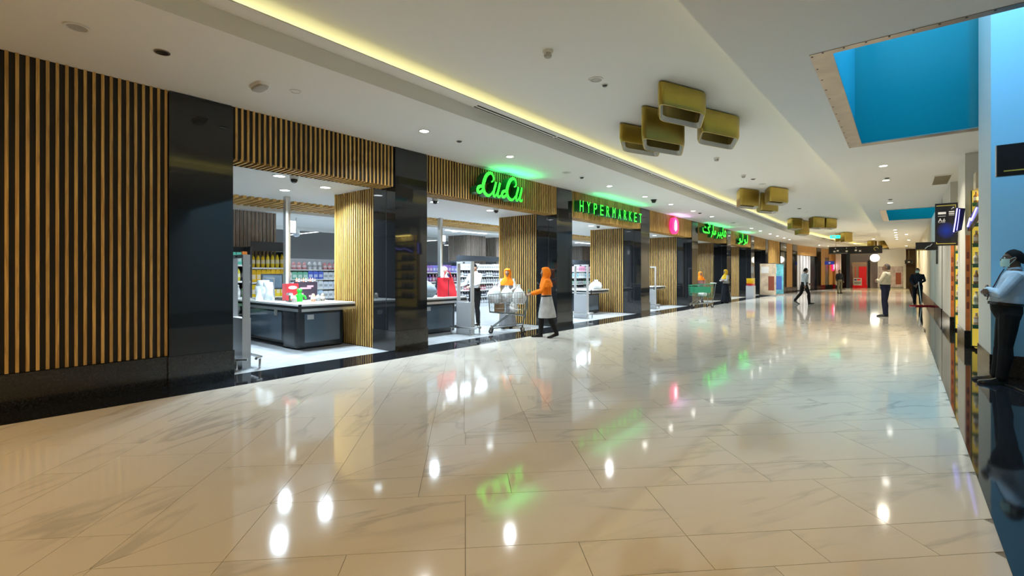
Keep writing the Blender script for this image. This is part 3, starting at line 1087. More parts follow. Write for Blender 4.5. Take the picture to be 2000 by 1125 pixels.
# slot diffusers on the cove ledge
for k in range(14):
    y0 = 5.17 + k * 2.135
    if y0 + 2.1 > 34.5:
        break
    t = thing('slot_diffuser', ORD[k] + ' black twin slot air diffuser from the left in the cove ledge', 'air diffuser', (-4.92, y0 + 1.04, 3.94), 'slot diffusers along the cove')
    MB().box(-4.995, -4.965, y0, y0 + 2.08, 3.936, 3.9395).build('slot', 'black_slot', t)
    MB().box(-4.930, -4.900, y0, y0 + 2.08, 3.936, 3.9395).build('slot', 'black_slot', t)
    MB().box(-4.965, -4.930, y0, y0 + 2.08, 3.934, 3.9395).build('blade', 'white_ceiling', t)
for k in range(3):
    y0 = 40.0 + k * 2.6
    t = thing('slot_diffuser', ORD[k] + ' nearest distant dark grille in the bending cove', 'air diffuser', (-4.9 + cbend(y0), y0, 3.94), 'grilles in the bending cove')
    m = MB()
    m.prism([(-4.99 + cbend(y0), y0), (-4.85 + cbend(y0), y0), (-4.85 + cbend(y0 + 1.2), y0 + 1.2), (-4.99 + cbend(y0 + 1.2), y0 + 1.2)], 3.936, 3.9395)
    m.build('slot', 'black_slot', t)
    m = MB()
    m.prism([(-5.01 + cbend(y0), y0), (-4.99 + cbend(y0), y0), (-4.99 + cbend(y0 + 1.2), y0 + 1.2), (-5.01 + cbend(y0 + 1.2), y0 + 1.2)], 3.93, 3.9395)
    m.build('edge', 'gold_line', t)

# gold lamp clusters: rounded square tubes hung under the raised ceiling
mat('lamp_lining', (0.50, 0.50, 0.46), 0.3)
mat('lamp_inner', (0.30, 0.24, 0.08), 0.35, 0.5)


def rskew(cx, cy, k, r, z, n=5):
    """rounded lozenge plan spanned by two slanted sides"""
    out = []
    for (sx, sy, a0) in ((1, 1, 0), (-1, 1, 90), (-1, -1, 180), (1, -1, 270)):
        for j in range(n + 1):
            a = math.radians(a0 + 90 * j / n)
            u = (sx * (1 - r) + r * math.cos(a)) * k[0]
            v = (sy * (1 - r) + r * math.sin(a)) * k[1]
            out.append((cx + u * 0.185 - v * 0.165, cy + u * 0.46 + v * 0.40, z))
    return out


def rrect(cx, cy, lx, ly, r, rot, z, n=5):
    out = []
    for (sx, sy, a0) in ((1, 1, 0), (-1, 1, 90), (-1, -1, 180), (1, -1, 270)):
        for k in range(n + 1):
            a = math.radians(a0 + 90 * k / n)
            x = sx * (lx / 2 - r) + r * math.cos(a)
            y = sy * (ly / 2 - r) + r * math.sin(a)
            out.append((cx + x * math.cos(rot) - y * math.sin(rot), cy + x * math.sin(rot) + y * math.cos(rot), z))
    return out


def lamp_box(t, cx, cy, zb, lx, ly, rot, gap=0.012):
    top = UPC - 0.02
    o1 = rskew(cx, cy, (1, 1), 0.30, top)
    o2 = rskew(cx, cy, (1, 1), 0.30, zb + 0.06)
    o3 = rskew(cx, cy, (0.94, 0.92), 0.28, zb)
    i3 = rskew(cx, cy, (0.91, 0.88), 0.28, zb)
    i2 = rskew(cx, cy, (0.80, 0.78), 0.26, zb + 0.07)
    i1 = rskew(cx, cy, (0.80, 0.78), 0.26, top - 0.03)
    b = MB().loft([o3, o2, o1], cap=False)
    n = len(o1)
    b.add(o3 + i3, [(i, n + i, n + (i + 1) % n, (i + 1) % n) for i in range(n)])
    b.add(o1, [tuple(range(n))])
    body = b.build('lamp_box', 'gold', t, smooth=True)
    MB().loft([i3, i2], cap=False).build('lining', 'lamp_lining', body, smooth=True)
    m = MB().loft([i2, i1], cap=False)
    m.add(i1, [tuple(range(n - 1, -1, -1))])
    m.build('inner_sleeve', 'lamp_inner', body, smooth=True)
    ca, sa = math.cos(rot), math.sin(rot)

    def loc(a, b_):
        return (cx + a * ca - b_ * sa, cy + a * sa + b_ * ca)
    m = MB()
    q = [loc(-lx * 0.12, -ly * 0.07), loc(lx * 0.12, -ly * 0.07), loc(lx * 0.12, ly * 0.07), loc(-lx * 0.12, ly * 0.07)]
    m.prism(q, top - 0.055, top - 0.031)
    m.build('tube_lamp', 'lamp_lining' if zb < 3.7 else 'lamp_tube', body)
    m = MB()
    m.prism([loc(-0.15, -0.15), loc(0.15, -0.15), loc(0.15, 0.15), loc(-0.15, 0.15)], top + 0.001, UPC - 0.001)
    m.build('mounting_plate', 'dark_metal', body)
    return body


mat('lamp_tube', (1, 1, 1), 0.4, emit=(1.0, 0.97, 0.88), es=3)
LR = math.radians(73)
for (lab, boxes) in (('nearest cluster of four rounded gold lamp boxes on the raised ceiling', [(-2.60, 7.23, 3.80), (-3.20, 8.02, 3.60), (-3.88, 8.60, 3.80), (-2.50, 8.72, 3.74)]),
                     ('second cluster of gold lamp boxes, over the mall before the pink logo', [(-3.93, 16.95, 3.60), (-3.15, 17.25, 3.68), (-3.62, 18.3, 3.55)]),
                     ('third cluster of gold lamp boxes, small and far', [(-4.15, 27.2, 3.62), (-3.25, 27.3, 3.62), (-2.85, 28.3, 3.66), (-4.05, 28.6, 3.42)]),
                     ('single distant gold lamp box beside the green exit sign', [(-2.9, 38.4, 3.5), (-3.3, 39.6, 3.6)]),
                     ('farthest gold lamp boxes behind the hanging black sign', [(-2.0, 49.6, 3.5), (-1.3, 50.4, 3.55)])):
    t = thing('ceiling_lamp_cluster', lab, 'ceiling lamp', (boxes[0][0], boxes[0][1], UPC), 'gold lamp clusters')
    for (x, y, zb) in boxes:
        lamp_box(t, x, y, zb, 0.92, 0.66, LR)
t = thing('ceiling_vent', 'brown recessed ceiling vent by the right-hand columns', 'vent', (0.75, 15.8, CEIL))
mat('vent_brown', (0.20, 0.16, 0.09), 0.6)
MB().box(0.55, 0.90, 15.0, 16.6, CEIL - 0.012, CEIL - 0.001).build('frame', 'white_ceiling', t)
for k in range(6):
    MB().box(0.58, 0.87, 15.1 + k * 0.24, 15.28 + k * 0.24, CEIL - 0.02, CEIL - 0.0125).build('blade', 'vent_brown', t)
# ================================================================ STORE INTERIOR
# ceiling downlights in the store (bright cool)
for (x, y) in [(-8.1, 3.7), (-8.5, 4.75), (-9.4, 4.4), (-8.3, 7.3), (-8.3, 9.2), (-9.8, 8.2), (-8.3, 12.6), (-8.3, 14.4), (-9.8, 13.4), (-8.3, 18.0), (-8.3, 19.8), (-8.3, 23.2), (-8.3, 25.0), (-8.3, 28.4), (-8.3, 30.2), (-8.3, 33.8),
               (-13.6, 5.5), (-13.6, 9.0), (-13.6, 13.0), (-13.6, 17.5), (-13.6, 22.0)]:
    downlight(x, y, STC, 'bright cool downlight in the supermarket ceiling', 'cool downlights in the supermarket', 92, COOL, 0.09, 'lamp_glow_cool')
# slatted band in the store ceiling with a curved white bulkhead behind it
sb = thing('slatted_ceiling_band', 'oak slat band hung under the supermarket ceiling', 'ceiling panel', (-11.3, 8, STC))
o0 = None
for k in range(150):
    y = 1.5 + k * 0.155
    if o0 is None:
        o0 = MB().box(-11.9, -10.7, y, y + 0.07, STC - 0.06, STC - 0.001).build('slat', 'oak_slat_flat', sb)
    else:
        dup_at(o0, (-11.3, y + 0.035, STC - 0.06), sb)
struct(MB().box(-12.3, -11.95, -6, 34, STC - 0.12, STC).build('ceiling', 'white_ceiling'))
for k, y in enumerate((9.2, 13.0, 17.0, 22.0)):
    t = thing('linear_light', 'long white linear lamp under the supermarket ceiling', 'lamp', (-12.9, y, STC - 0.06), 'linear lamps in the supermarket')
    MB().box(-13.0, -12.8, y - 1.1, y + 1.1, STC - 0.05, STC - 0.001).build('housing', 'white_plastic', t)
    MB().box(-12.97, -12.83, y - 1.08, y + 1.08, STC - 0.058, STC - 0.0505).build('tube', 'lamp_glow_cool', t)
    area('linear_lamp', (-12.9, y, STC - 0.07), DOWN, 0.14, 2.1, 90, COOL)
# open plenum beyond: pipes, ducts and long tube lamps
for k in range(8):
    y = 4 + k * 3.6
    t = thing('tube_light', 'bright tube lamp hung in the open ceiling at the back of the store', 'lamp', (-20, y, 3.3), 'tube lamps at the back of the store')
    MB().box(-24, -17.2, y, y + 0.06, 3.34, 3.40).build('housing', 'white_plastic', t)
    MB().box(-24, -17.2, y + 0.005, y + 0.055, 3.325, 3.3395).build('tube', 'lamp_glow_cool', t)
    for xx in (-23, -18):
        MB().tube([(xx, y + 0.03, 3.4), (xx, y + 0.03, 4.8)], 0.008, 5).build('hanger', 'steel', t)
    area('tube_lamp', (-20.5, y + 0.03, 3.32), DOWN, 6.5, 0.1, 120, COOL)
mat('pipe_red', (0.35, 0.10, 0.08), 0.5)
for k, (x, z, r, mt) in enumerate(((-18.2, 4.1, 0.06, 'pipe_red'), (-19.0, 4.35, 0.12, 'steel'), (-20.2, 4.0, 0.05, 'pipe_red'), (-21.2, 4.3, 0.2, 'white_plastic'), (-24.6, 4.1, 0.07, 'steel'))):
    t = thing('service_pipe', ('thin red', 'silver', 'second thin red', 'wide white', 'rearmost grey')[k] + ' service pipe in the open ceiling of the store', 'pipe', (x, 10, z))
    MB().tube([(x, -6, z), (x, 34, z)], r, 8).build('pipe_run', mt, t)
    for y in range(1, 33, 8):
        MB().box(x - r - 0.02, x + r + 0.02, y, y + 0.05, z - r - 0.01, 4.79).build('hanger', 'dark_metal', t)
# columns with grey slats
for k, (x, y, lab) in enumerate(((-12.95, 5.0, 'above the yellow shelf'), (-14.9, 15.0, 'left one above the white cosmetics shelf'), (-14.9, 16.9, 'right one above the white cosmetics shelf'), (-15.5, 25.4, 'behind the capital letter opening'))):
    t = thing('slatted_column', 'grey slat clad column in the store, ' + lab, 'column', (x, y, 0))
    MB().box(x - 0.55, x + 0.55, y - 0.55, y + 0.55, 0, STC - 0.002).build('core', 'white_wall', t)
    for j in range(13):
        q = -0.54 + j * 0.09
        MB().box(x + 0.55, x + 0.59, y + q - 0.025, y + q + 0.025, 0.02, STC - 0.003).build('slat', 'grey_oak', t)
        MB().box(x + q - 0.025, x + q + 0.025, y - 0.59, y - 0.55, 0.02, STC - 0.003).build('slat', 'grey_oak', t)
mat('pale_blue_grey', (0.45, 0.50, 0.58), 0.5)
for k, (x, y, lab) in enumerate(((-19.5, 12.6, 'blue grey square column at the back of the store behind the white shelf'), (-15.2, 11.2, 'white square column beside the blue goods in the script sign opening'))):
    t = thing('square_column', lab, 'column', (x, y, 0))
    MB().box(x - 0.45, x + 0.45, y - 0.45, y + 0.45, 0, 4.7 if k == 0 else STC - 0.002).build('shaft', 'pale_blue_grey' if k == 0 else 'white_wall', t)
    MB().box(x - 0.48, x + 0.48, y - 0.48, y + 0.48, 0, 0.2).build('plinth', 'granite_base', t)

# gondola shelving with goods
PAL = {}


def pmat(c):
    k = 'pack_%02d%02d%02d' % tuple(int(q * 99) for q in c)
    return mat(k, c, 0.35)


PROTO = {}


def product(kind, col, x, y, z, wd, h, name, label, cat, group):
    """kind box / bottle / bag; copies share mesh per kind, size and colour"""
    key = (kind, col, round(wd, 2), round(h, 2))
    if key in PROTO:
        o = PROTO[key].copy()
        COL.objects.link(o)
        o.location = (x, y, z)
        o.name = name
    else:
        m = MB()
        if kind == 'box':
            m.box(-wd / 2, wd / 2, -wd / 2, wd / 2, 0, h * 0.86)
            m.m = 1
            m.box(-wd / 2 - 0.001, wd / 2 + 0.002, -wd * 0.36, wd * 0.36, h * 0.25, h * 0.6)
            m.m = 0
            m.box(-wd * 0.46, wd * 0.46, -wd * 0.46, wd * 0.46, h * 0.86, h)
        elif kind == 'bottle':
            r = wd * 0.42
            m.ell(0, 0, [(0, r, r), (h * 0.6, r, r), (h * 0.76, r * 0.45, r * 0.45), (h * 0.9, r * 0.4, r * 0.4)], 8)
            m.m = 1
            m.ell(0, 0, [(h * 0.9, r * 0.48, r * 0.48), (h, r * 0.48, r * 0.48)], 8)
            m.ell(0, 0, [(h * 0.2, r * 1.03, r * 1.03), (h * 0.5, r * 1.03, r * 1.03)], 8)
        else:
            m.ell(0, 0, [(0, wd * 0.40, wd * 0.34), (h * 0.3, wd * 0.48, wd * 0.44), (h * 0.75, wd * 0.46, wd * 0.34), (h * 0.95, wd * 0.40, wd * 0.06), (h, wd * 0.42, wd * 0.05)], 8)
            m.m = 1
            m.ell(0, 0, [(h * 0.3, wd * 0.485, wd * 0.445), (h * 0.6, wd * 0.475, wd * 0.40)], 8)
        o = m.build(name, [pmat(col), pmat(tuple(min(1, c * 0.4 + 0.5) for c in col) if sum(col) < 1.6 else tuple(c * 0.55 for c in col))], None, recenter=False)
        o.location = (x, y, z)
        PROTO[key] = o
    tag(o, label, cat, group)
    return o


mat('shelf_dark', (0.03, 0.035, 0.045), 0.4)
mat('shelf_white', (0.6, 0.62, 0.64), 0.4)


def gondola(label, x, y0, y1, top, rows, shelf_m, back_m, goods, group, deep=0.42, sign=None, wd=0.13, fill=0.8):
    """shelf unit facing +X; goods: per row (kind, [colours], product label)"""
    t = thing('shelf_unit', label, 'shelf', (x - deep / 2, (y0 + y1) / 2, 0))
    MB().box(x - deep, x - deep + 0.04, y0, y1, 0.0, top).build('back_panel', back_m, t)
    for y in (y0, y1):
        MB().box(x - deep, x, y - 0.02, y + 0.02, 0, top).build('upright', back_m, t)
    MB().box(x - deep + 0.04, x, y0 + 0.021, y1 - 0.021, 0, 0.14).build('kick_plinth', shelf_m, t)
    n = len(goods)
    zs = [0.15 + k * (top - 0.2) / n for k in range(n)]
    hh = (top - 0.2) / n
    for k in range(n):
        if k:
            sh = MB().box(x - deep + 0.04, x, y0 + 0.021, y1 - 0.021, zs[k] - 0.025, zs[k]).build('shelf_board', shelf_m, t)
            MB().box(x, x + 0.012, y0 + 0.021, y1 - 0.021, zs[k] - 0.04, zs[k]).build('price_rail', 'white_plastic', sh)
        kind, cols, plab = goods[k]
        if not kind:
            continue
        y = y0 + 0.03 + wd / 2
        i = 0
        while y + wd / 2 < y1 - 0.026:
            c = cols[(i // 3) % len(cols)]
            h = hh * fill * (0.9 + 0.06 * ((i // 3) % 3))
            product(kind, c, x - wd / 2 - 0.015, y, zs[k] + 0.0005, wd * 0.94, round(h, 2), {'box': 'carton', 'bottle': 'bottle', 'bag': 'packet'}[kind], plab, {'box': 'carton', 'bottle': 'bottle', 'bag': 'packet'}[kind], group + ', row %s' % ('one', 'two', 'three', 'four', 'five', 'six')[k])
            y += wd
            i += 1
    if sign:
        MB().box(x - 0.03, x + 0.005, y0 + 0.02, y1 - 0.02, top, top + 0.22).build('header_panel', sign, t)
    return t


YE = [(0.80, 0.55, 0.02), (0.85, 0.62, 0.03)]
gondola('black shelf unit of bright yellow packets behind the first checkout', -12.0, 4.80, 5.74, 1.98, 5, 'shelf_dark', 'shelf_dark',
        [('bag', [(0.75, 0.45, 0.02), (0.55, 0.30, 0.05)], 'brownish yellow packet low on the yellow shelf unit'), ('bag', YE, 'yellow packet on the second row of the yellow shelf unit'),
         ('box', YE, 'yellow carton on the middle row of the yellow shelf unit'), ('box', [(0.80, 0.48, 0.02)], 'orange yellow carton on the upper row of the yellow shelf unit'), ('bag', YE, 'yellow packet on the top row of the yellow shelf unit')],
        'yellow goods behind the first checkout', sign='shelf_dark', wd=0.115, fill=0.95)
gondola('shelf unit of mixed green and orange snacks left of the yellow goods', -11.6, 3.72, 4.66, 2.05, 5, 'shelf_dark', 'shelf_dark',
        [('bag', [(0.1, 0.1, 0.1)], 'dark packet at the bottom of the mixed snack shelf'), ('bag', [(0.12, 0.35, 0.10), (0.5, 0.5, 0.5)], 'green packet on the second row of the mixed snack shelf'),
         ('bottle', [(0.25, 0.5, 0.2), (0.5, 0.5, 0.5)], 'green bottle on the middle row of the mixed snack shelf'), ('bag', [(0.1, 0.45, 0.25), (0.65, 0.55, 0.05), (0.05, 0.05, 0.08)], 'green packet on the fourth row of the mixed snack shelf'),
         ('box', [(0.75, 0.22, 0.04), (0.10, 0.5, 0.4)], 'orange carton on the top row of the mixed snack shelf')], 'mixed snacks behind the first checkout', wd=0.12)
WH = [(0.8, 0.8, 0.82), (0.75, 0.78, 0.85)]
gondola('long white shelf unit of white and pale packs at the back of the first opening', -17.0, 7.6, 11.2, 1.98, 5, 'shelf_white', 'shelf_white',
        [('box', [(0.45, 0.62, 0.80)], 'pale blue carton at the bottom of the long white shelf'), ('box', [(0.60, 0.72, 0.85), (0.8, 0.8, 0.82)], 'pale blue carton on the second row of the long white shelf'),
         ('box', WH, 'white carton on the middle row of the long white shelf'), ('box', [(0.8, 0.8, 0.8), (0.2, 0.5, 0.35), (0.1, 0.15, 0.6), (0.75, 0.75, 0.75)], 'white carton on the fourth row of the long white shelf'),
         ('bag', [(0.8, 0.78, 0.8), (0.75, 0.3, 0.3)], 'white packet on the top row of the long white shelf')], 'white packs at the back of the first opening', wd=0.2)
gondola('dark shelf unit of purple and pink goods behind the second checkout', -13.0, 10.9, 12.7, 1.85, 5, 'shelf_dark', 'shelf_dark',
        [('bottle', [(0.1, 0.1, 0.12)], 'dark bottle at the bottom of the purple goods shelf'), ('bag', [(0.75, 0.45, 0.55), (0.15, 0.1, 0.2)], 'pink packet on the second row of the purple goods shelf'),
         ('box', [(0.75, 0.25, 0.35), (0.8, 0.8, 0.8)], 'pink carton on the middle row of the purple goods shelf'), ('bottle', [(0.35, 0.15, 0.65), (0.7, 0.3, 0.5)], 'purple bottle on the fourth row of the purple goods shelf'),
         ('box', [(0.35, 0.2, 0.6), (0.25, 0.25, 0.7)], 'purple carton on the top row of the purple goods shelf')], 'purple goods behind the second checkout', wd=0.15)
gondola('tall narrow shelf of blue goods at the left of the script sign opening', -13.4, 10.2, 10.75, 2.2, 5, 'shelf_dark', 'shelf_dark',
        [('bag', [(0.05, 0.15, 0.5)], 'blue packet at the bottom of the tall blue shelf'), ('box', [(0.03, 0.10, 0.55)], 'dark blue carton on the second row of the tall blue shelf'), ('bag', [(0.04, 0.20, 0.65)], 'blue packet on the middle row of the tall blue shelf'),
         ('box', [(0.05, 0.35, 0.75)], 'bright blue carton on the fourth row of the tall blue shelf'), ('bag', [(0.08, 0.40, 0.80)], 'bright blue packet on the top row of the tall blue shelf')], 'blue goods of the second opening', wd=0.17)
gondola('dark framed shelf of white cosmetics bottles seen beside the second oak side wall', -14.0, 13.5, 17.3, 1.95, 6, 'shelf_white', 'shelf_dark',
        [('bottle', [(0.5, 0.5, 0.55)], 'grey bottle at the bottom of the cosmetics shelf'), ('bottle', [(0.7, 0.7, 0.75), (0.1, 0.1, 0.15)], 'pale bottle on the second row of the cosmetics shelf'), ('bottle', [(0.8, 0.75, 0.75), (0.6, 0.2, 0.25)], 'pale bottle on the third row of the cosmetics shelf'),
         ('bottle', [(0.8, 0.8, 0.82)], 'white bottle on the fourth row of the cosmetics shelf'), ('bottle', [(0.8, 0.8, 0.8), (0.2, 0.2, 0.25)], 'white bottle on the fifth row of the cosmetics shelf'), ('box', [(0.82, 0.80, 0.80)], 'white carton on the top row of the cosmetics shelf')],
        'cosmetics of the second opening', sign='shelf_dark', wd=0.15)
gondola('shelf unit of pink and dark goods seen in the capital letter opening', -14.0, 21.6, 25.0, 1.95, 5, 'shelf_white', 'shelf_dark',
        [('bottle', [(0.05, 0.05, 0.07)], 'dark bottle at the bottom of the pink goods shelf'), ('bottle', [(0.06, 0.06, 0.08), (0.5, 0.5, 0.5)], 'dark bottle on the second row of the pink goods shelf'), ('bottle', [(0.1, 0.1, 0.12), (0.1, 0.3, 0.2)], 'dark bottle on the middle row of the pink goods shelf'),
         ('box', [(0.75, 0.78, 0.8), (0.4, 0.65, 0.75)], 'pale carton on the fourth row of the pink goods shelf'), ('box', [(0.8, 0.35, 0.5), (0.75, 0.5, 0.65)], 'pink carton on the top row of the pink goods shelf')], 'goods of the capital letter opening', sign='shelf_dark', wd=0.22)
# ================================================================ CHECKOUTS, GATES, TROLLEYS
mat('counter_top', (0.62, 0.63, 0.62), 0.3)
mat('counter_dark', (0.022, 0.028, 0.034), 0.16)
mat('counter_panel', (0.10, 0.14, 0.18), 0.12)
mat('aluminium', (0.68, 0.69, 0.70), 0.3, 0.9)
mat('belt_black', (0.02, 0.02, 0.02), 0.6)
mat('paper_white', (0.8, 0.8, 0.8), 0.6)


def counter(label, y0, y1, x0=-8.35, depth=3.2):
    t = thing('checkout_counter', label, 'checkout counter', (x0 - depth / 2, (y0 + y1) / 2, 0), 'supermarket checkout counters')
    tp = MB().box(x0 - depth, x0, y0, y1, 0.835, 0.87).build('table_top', 'counter_top', t)
    MB().box(x0 - depth + 0.02, x0 - 0.001, y0 + 0.012, y1 - 0.012, 0.785, 0.8345).build('bumper_band', 'dark_plastic', tp)
    MB().box(x0 - depth + 0.01, x0 + 0.006, y0 - 0.006, y1 + 0.006, 0.735, 0.7845).build('trim_band', 'aluminium', tp)
    MB().box(x0 + 0.0005, x0 + 0.02, y0 - 0.022, y0 + 0.03, 0.733, 0.872).build('corner_guard', 'dark_plastic', tp)
    MB().box(x0 - depth + 0.3, x0 - 1.35, y0 + 0.35, y1 - 0.2, 0.8705, 0.876).build('conveyor_belt', 'belt_black', t)
    m = MB()
    r = rrect(x0 - 0.66, (y0 + y1) / 2 + 0.055, 0.60, y1 - y0 - 0.14, 0.09, 0, 0.03)
    m.loft([[(p[0], p[1], 0.03 if k == 0 else 0.7345) for p in r] for k in (0, 1)])
    cab = m.build('front_cabinet', 'counter_dark', t, smooth=True)
    MB().box(x0 - 0.359, x0 - 0.355, y0 + 0.28, y1 - 0.13, 0.12, 0.66).build('glossy_panel', 'counter_panel', cab)
    MB().box(x0 - 0.354, x0 - 0.3525, y0 + 0.33, y0 + 0.46, 0.555, 0.645).build('sticker', 'paper_white', cab)
    r = rrect(x0 - 1.98, (y0 + y1) / 2 + 0.11, 1.85, y1 - y0 - 0.26, 0.09, 0, 0.03)
    m = MB()
    m.loft([[(p[0], p[1], 0.05 if k == 0 else 0.7345) for p in r] for k in (0, 1)])
    m.build('rear_cabinet', 'counter_dark', t, smooth=True)
    MB().box(x0 - 2.7, x0 - 1.2, y0 + 0.2355, y0 + 0.2395, 0.1, 0.66).build('side_panel', 'counter_panel', t)
    for xx in (x0 - 1.2, x0 - 1.27):
        MB().tube([(xx, y0 + 0.14, 0.60), (xx, y0 + 0.14, 0.735)], 0.014, 8).build('support_rod', 'aluminium', t)
    MB().box(x0 - 0.9, x0 - 0.45, y0 + 0.2, y1 - 0.1, 0.0, 0.03).build('foot', 'dark_plastic', t)
    MB().box(x0 - 2.8, x0 - 1.2, y0 + 0.3, y1 - 0.1, 0.0, 0.05).build('foot', 'dark_plastic', t)
    return t


counter('charcoal checkout counter with grey top in the first opening', 4.17, 5.30)
counter('charcoal checkout counter with a grey and a red bag on it', 6.95, 8.25, -8.2)
counter('checkout counter holding one white bag beside the third oak side wall', 14.2, 15.5, -8.2)
counter('small distant checkout counter under the pink logo', 19.5, 20.8, -8.2)

# light pole on each of the first two checkouts
for (x, y, z0, lab) in ((-10.2, 4.82, 0.8705, 'first checkout counter'), (-10.6, 9.55, 0.0, 'script sign opening')):
    t = thing('service_pole', 'slim grey service pole rising to the ceiling at the ' + lab, 'pole', (x, y, z0))
    MB().box(x - 0.055, x + 0.055, y - 0.05, y + 0.05, z0, STC - 0.001).build('pole', 'aluminium', t)
    MB().box(x + 0.056, x + 0.066, y - 0.05, y + 0.0, z0, STC - 0.001).build('light_strip', 'white_plastic', t)
    MB().box(x - 0.02, x + 0.05, y + 0.051, y + 0.17, 2.38, 2.56).build('number_box', 'lamp_box_white' if 'lamp_box_white' in MATS else mat('lamp_box_white', (1, 1, 1), 0.4, emit=(0.9, 1, 1), es=2.0), t)
    MB().box(x - 0.02, x + 0.05, y + 0.051, y + 0.17, 2.30, 2.379).build('bracket', 'pale_blue_grey', t)
# till equipment on the first counter
t = thing('till_screen', 'black till screen standing on the first checkout counter', 'monitor', (-10.75, 4.75, 0.87))
MB().box(-10.85, -10.65, 4.65, 4.85, 0.8705, 0.885).build('foot', 'dark_plastic', t)
MB().box(-10.77, -10.73, 4.72, 4.78, 0.885, 1.12).build('stem', 'dark_plastic', t)
MB().box(-10.76, -10.72, 4.52, 4.98, 1.08, 1.42).build('screen', 'shelf_dark', t)
MB().box(-10.719, -10.716, 4.55, 4.95, 1.11, 1.39).build('glass', 'counter_panel', t)
t = thing('card_terminal', 'small grey card terminal on the first checkout counter', 'terminal', (-9.3, 4.45, 0.87))
MB().box(-9.36, -9.24, 4.40, 4.50, 0.8705, 0.90).build('foot', 'dark_plastic', t)
MB().tube([(-9.3, 4.45, 0.9), (-9.3, 4.45, 1.0)], 0.018, 8).build('stem', 'steel', t)
MB().box(-9.36, -9.25, 4.41, 4.49, 1.0, 1.04).build('keypad', 'grille_grey', t)
MB().box(-9.33, -9.26, 4.42, 4.48, 1.0405, 1.055).build('display', 'counter_panel', t)


def crumpled(name, label, cat, cx, cy, z0, rx, ry, h, mt, seed, peak=0.35, parts=(), group=None, n=18, lv=9, lump=0.30):
    """carrier-bag shape with folds, gathered at the top"""
    rr = random.Random(seed)
    ph = [rr.uniform(0, 6.28) for _ in range(6)]
    rings = []
    for k in range(lv):
        f = k / (lv - 1)
        w_ = (1 - peak * f ** 2.2) * (0.82 + 0.28 * math.sin(math.pi * min(1, f * 1.25)))
        if f > 0.80:
            w_ *= 0.80 - 2.4 * (f - 0.80)
        ring = []
        for i in range(n):
            a = 2 * math.pi * i / n
            q = 1 + lump * (0.5 * math.sin(3 * a + ph[0] + 2 * f) + 0.35 * math.sin(5 * a + ph[1] - 3 * f) + 0.3 * math.sin(2 * a + ph[2] + 5 * f))
            ring.append((cx + rx * w_ * q * math.cos(a), cy + ry * w_ * q * math.sin(a), z0 + h * f * (1 + 0.05 * math.sin(2 * a + ph[3]) * f)))
        rings.append(ring)
    t = thing(name, label, cat, (cx, cy, z0), group)
    MB().loft(rings).build('bag_body', mt, t, smooth=True)
    for s in (-1, 1):
        m = MB()
        p = [(cx + s * rx * 0.12, cy - ry * 0.25, z0 + h * 0.93), (cx + s * rx * 0.2, cy - ry * 0.2, z0 + h * 1.08), (cx + s * rx * 0.22, cy, z0 + h * 1.10), (cx + s * rx * 0.2, cy + ry * 0.2, z0 + h * 1.08), (cx + s * rx * 0.12, cy + ry * 0.25, z0 + h * 0.93)]
        m.tube(p, 0.010, 6)
        m.build('bag_handle', mt, t, smooth=True)
    return t


mat('clear_plastic', (0.72, 0.78, 0.80), 0.12, alpha=0.75, spec=0.7)
mat('bag_white', (0.72, 0.74, 0.76), 0.3, bump=0.4, vscale=14)
mat('bag_grey', (0.18, 0.22, 0.26), 0.6)
mat('bag_red', (0.62, 0.015, 0.03), 0.45)
mat('red_pack', (0.62, 0.02, 0.03), 0.35)
mat('dark_box', (0.035, 0.025, 0.04), 0.4)
mat('pink_print', (0.75, 0.35, 0.45), 0.5)
mat('toy_green', (0.02, 0.55, 0.03), 0.4)
mat('brown_carton', (0.36, 0.22, 0.11), 0.7)
t = thing('plastic_bag_bundle', 'bunch of clear plastic carrier bags hanging on a rack on the first counter', 'plastic bags', (-10.35, 4.40, 0.8705))
for k, (dx, dy, w_, h) in enumerate(((0, 0, 0.16, 0.42), (0.14, 0.05, 0.14, 0.38), (-0.12, 0.03, 0.13, 0.40), (0.05, -0.1, 0.11, 0.30))):
    rr = random.Random(k)
    m = MB()
    rings = []
    for j in range(8):
        f = j / 7
        rings.append([(-10.35 + dx + w_ * (0.8 + 0.25 * math.sin(3 * f + k)) * (1 + 0.18 * math.sin(4 * a + j)) * math.cos(a), 4.40 + dy + w_ * 0.7 * (1 + 0.18 * math.sin(3 * a - j)) * math.sin(a), 0.8706 + h * f) for a in [2 * math.pi * i / 14 for i in range(14)]])
    m.loft(rings)
    m.build('carrier_bag', 'clear_plastic', t, smooth=True)
for s in (-0.26, 0.26):
    MB().tube([(-10.35 + s, 4.50, 0.8706), (-10.35 + s, 4.50, 1.33)], 0.012, 8).build('rack_post', 'aluminium', t)
MB().tube([(-10.61, 4.50, 1.33), (-10.09, 4.50, 1.33)], 0.012, 8).build('rack_bar', 'aluminium', t)
# impulse goods standing at the end of the first counter
def oval(x, y, z, ry, rz):
    return [[(x + d, y + ry * math.cos(a), z + rz * math.sin(a)) for a in [2 * math.pi * i / 16 for i in range(16)]] for d in (0.0, 0.004)]


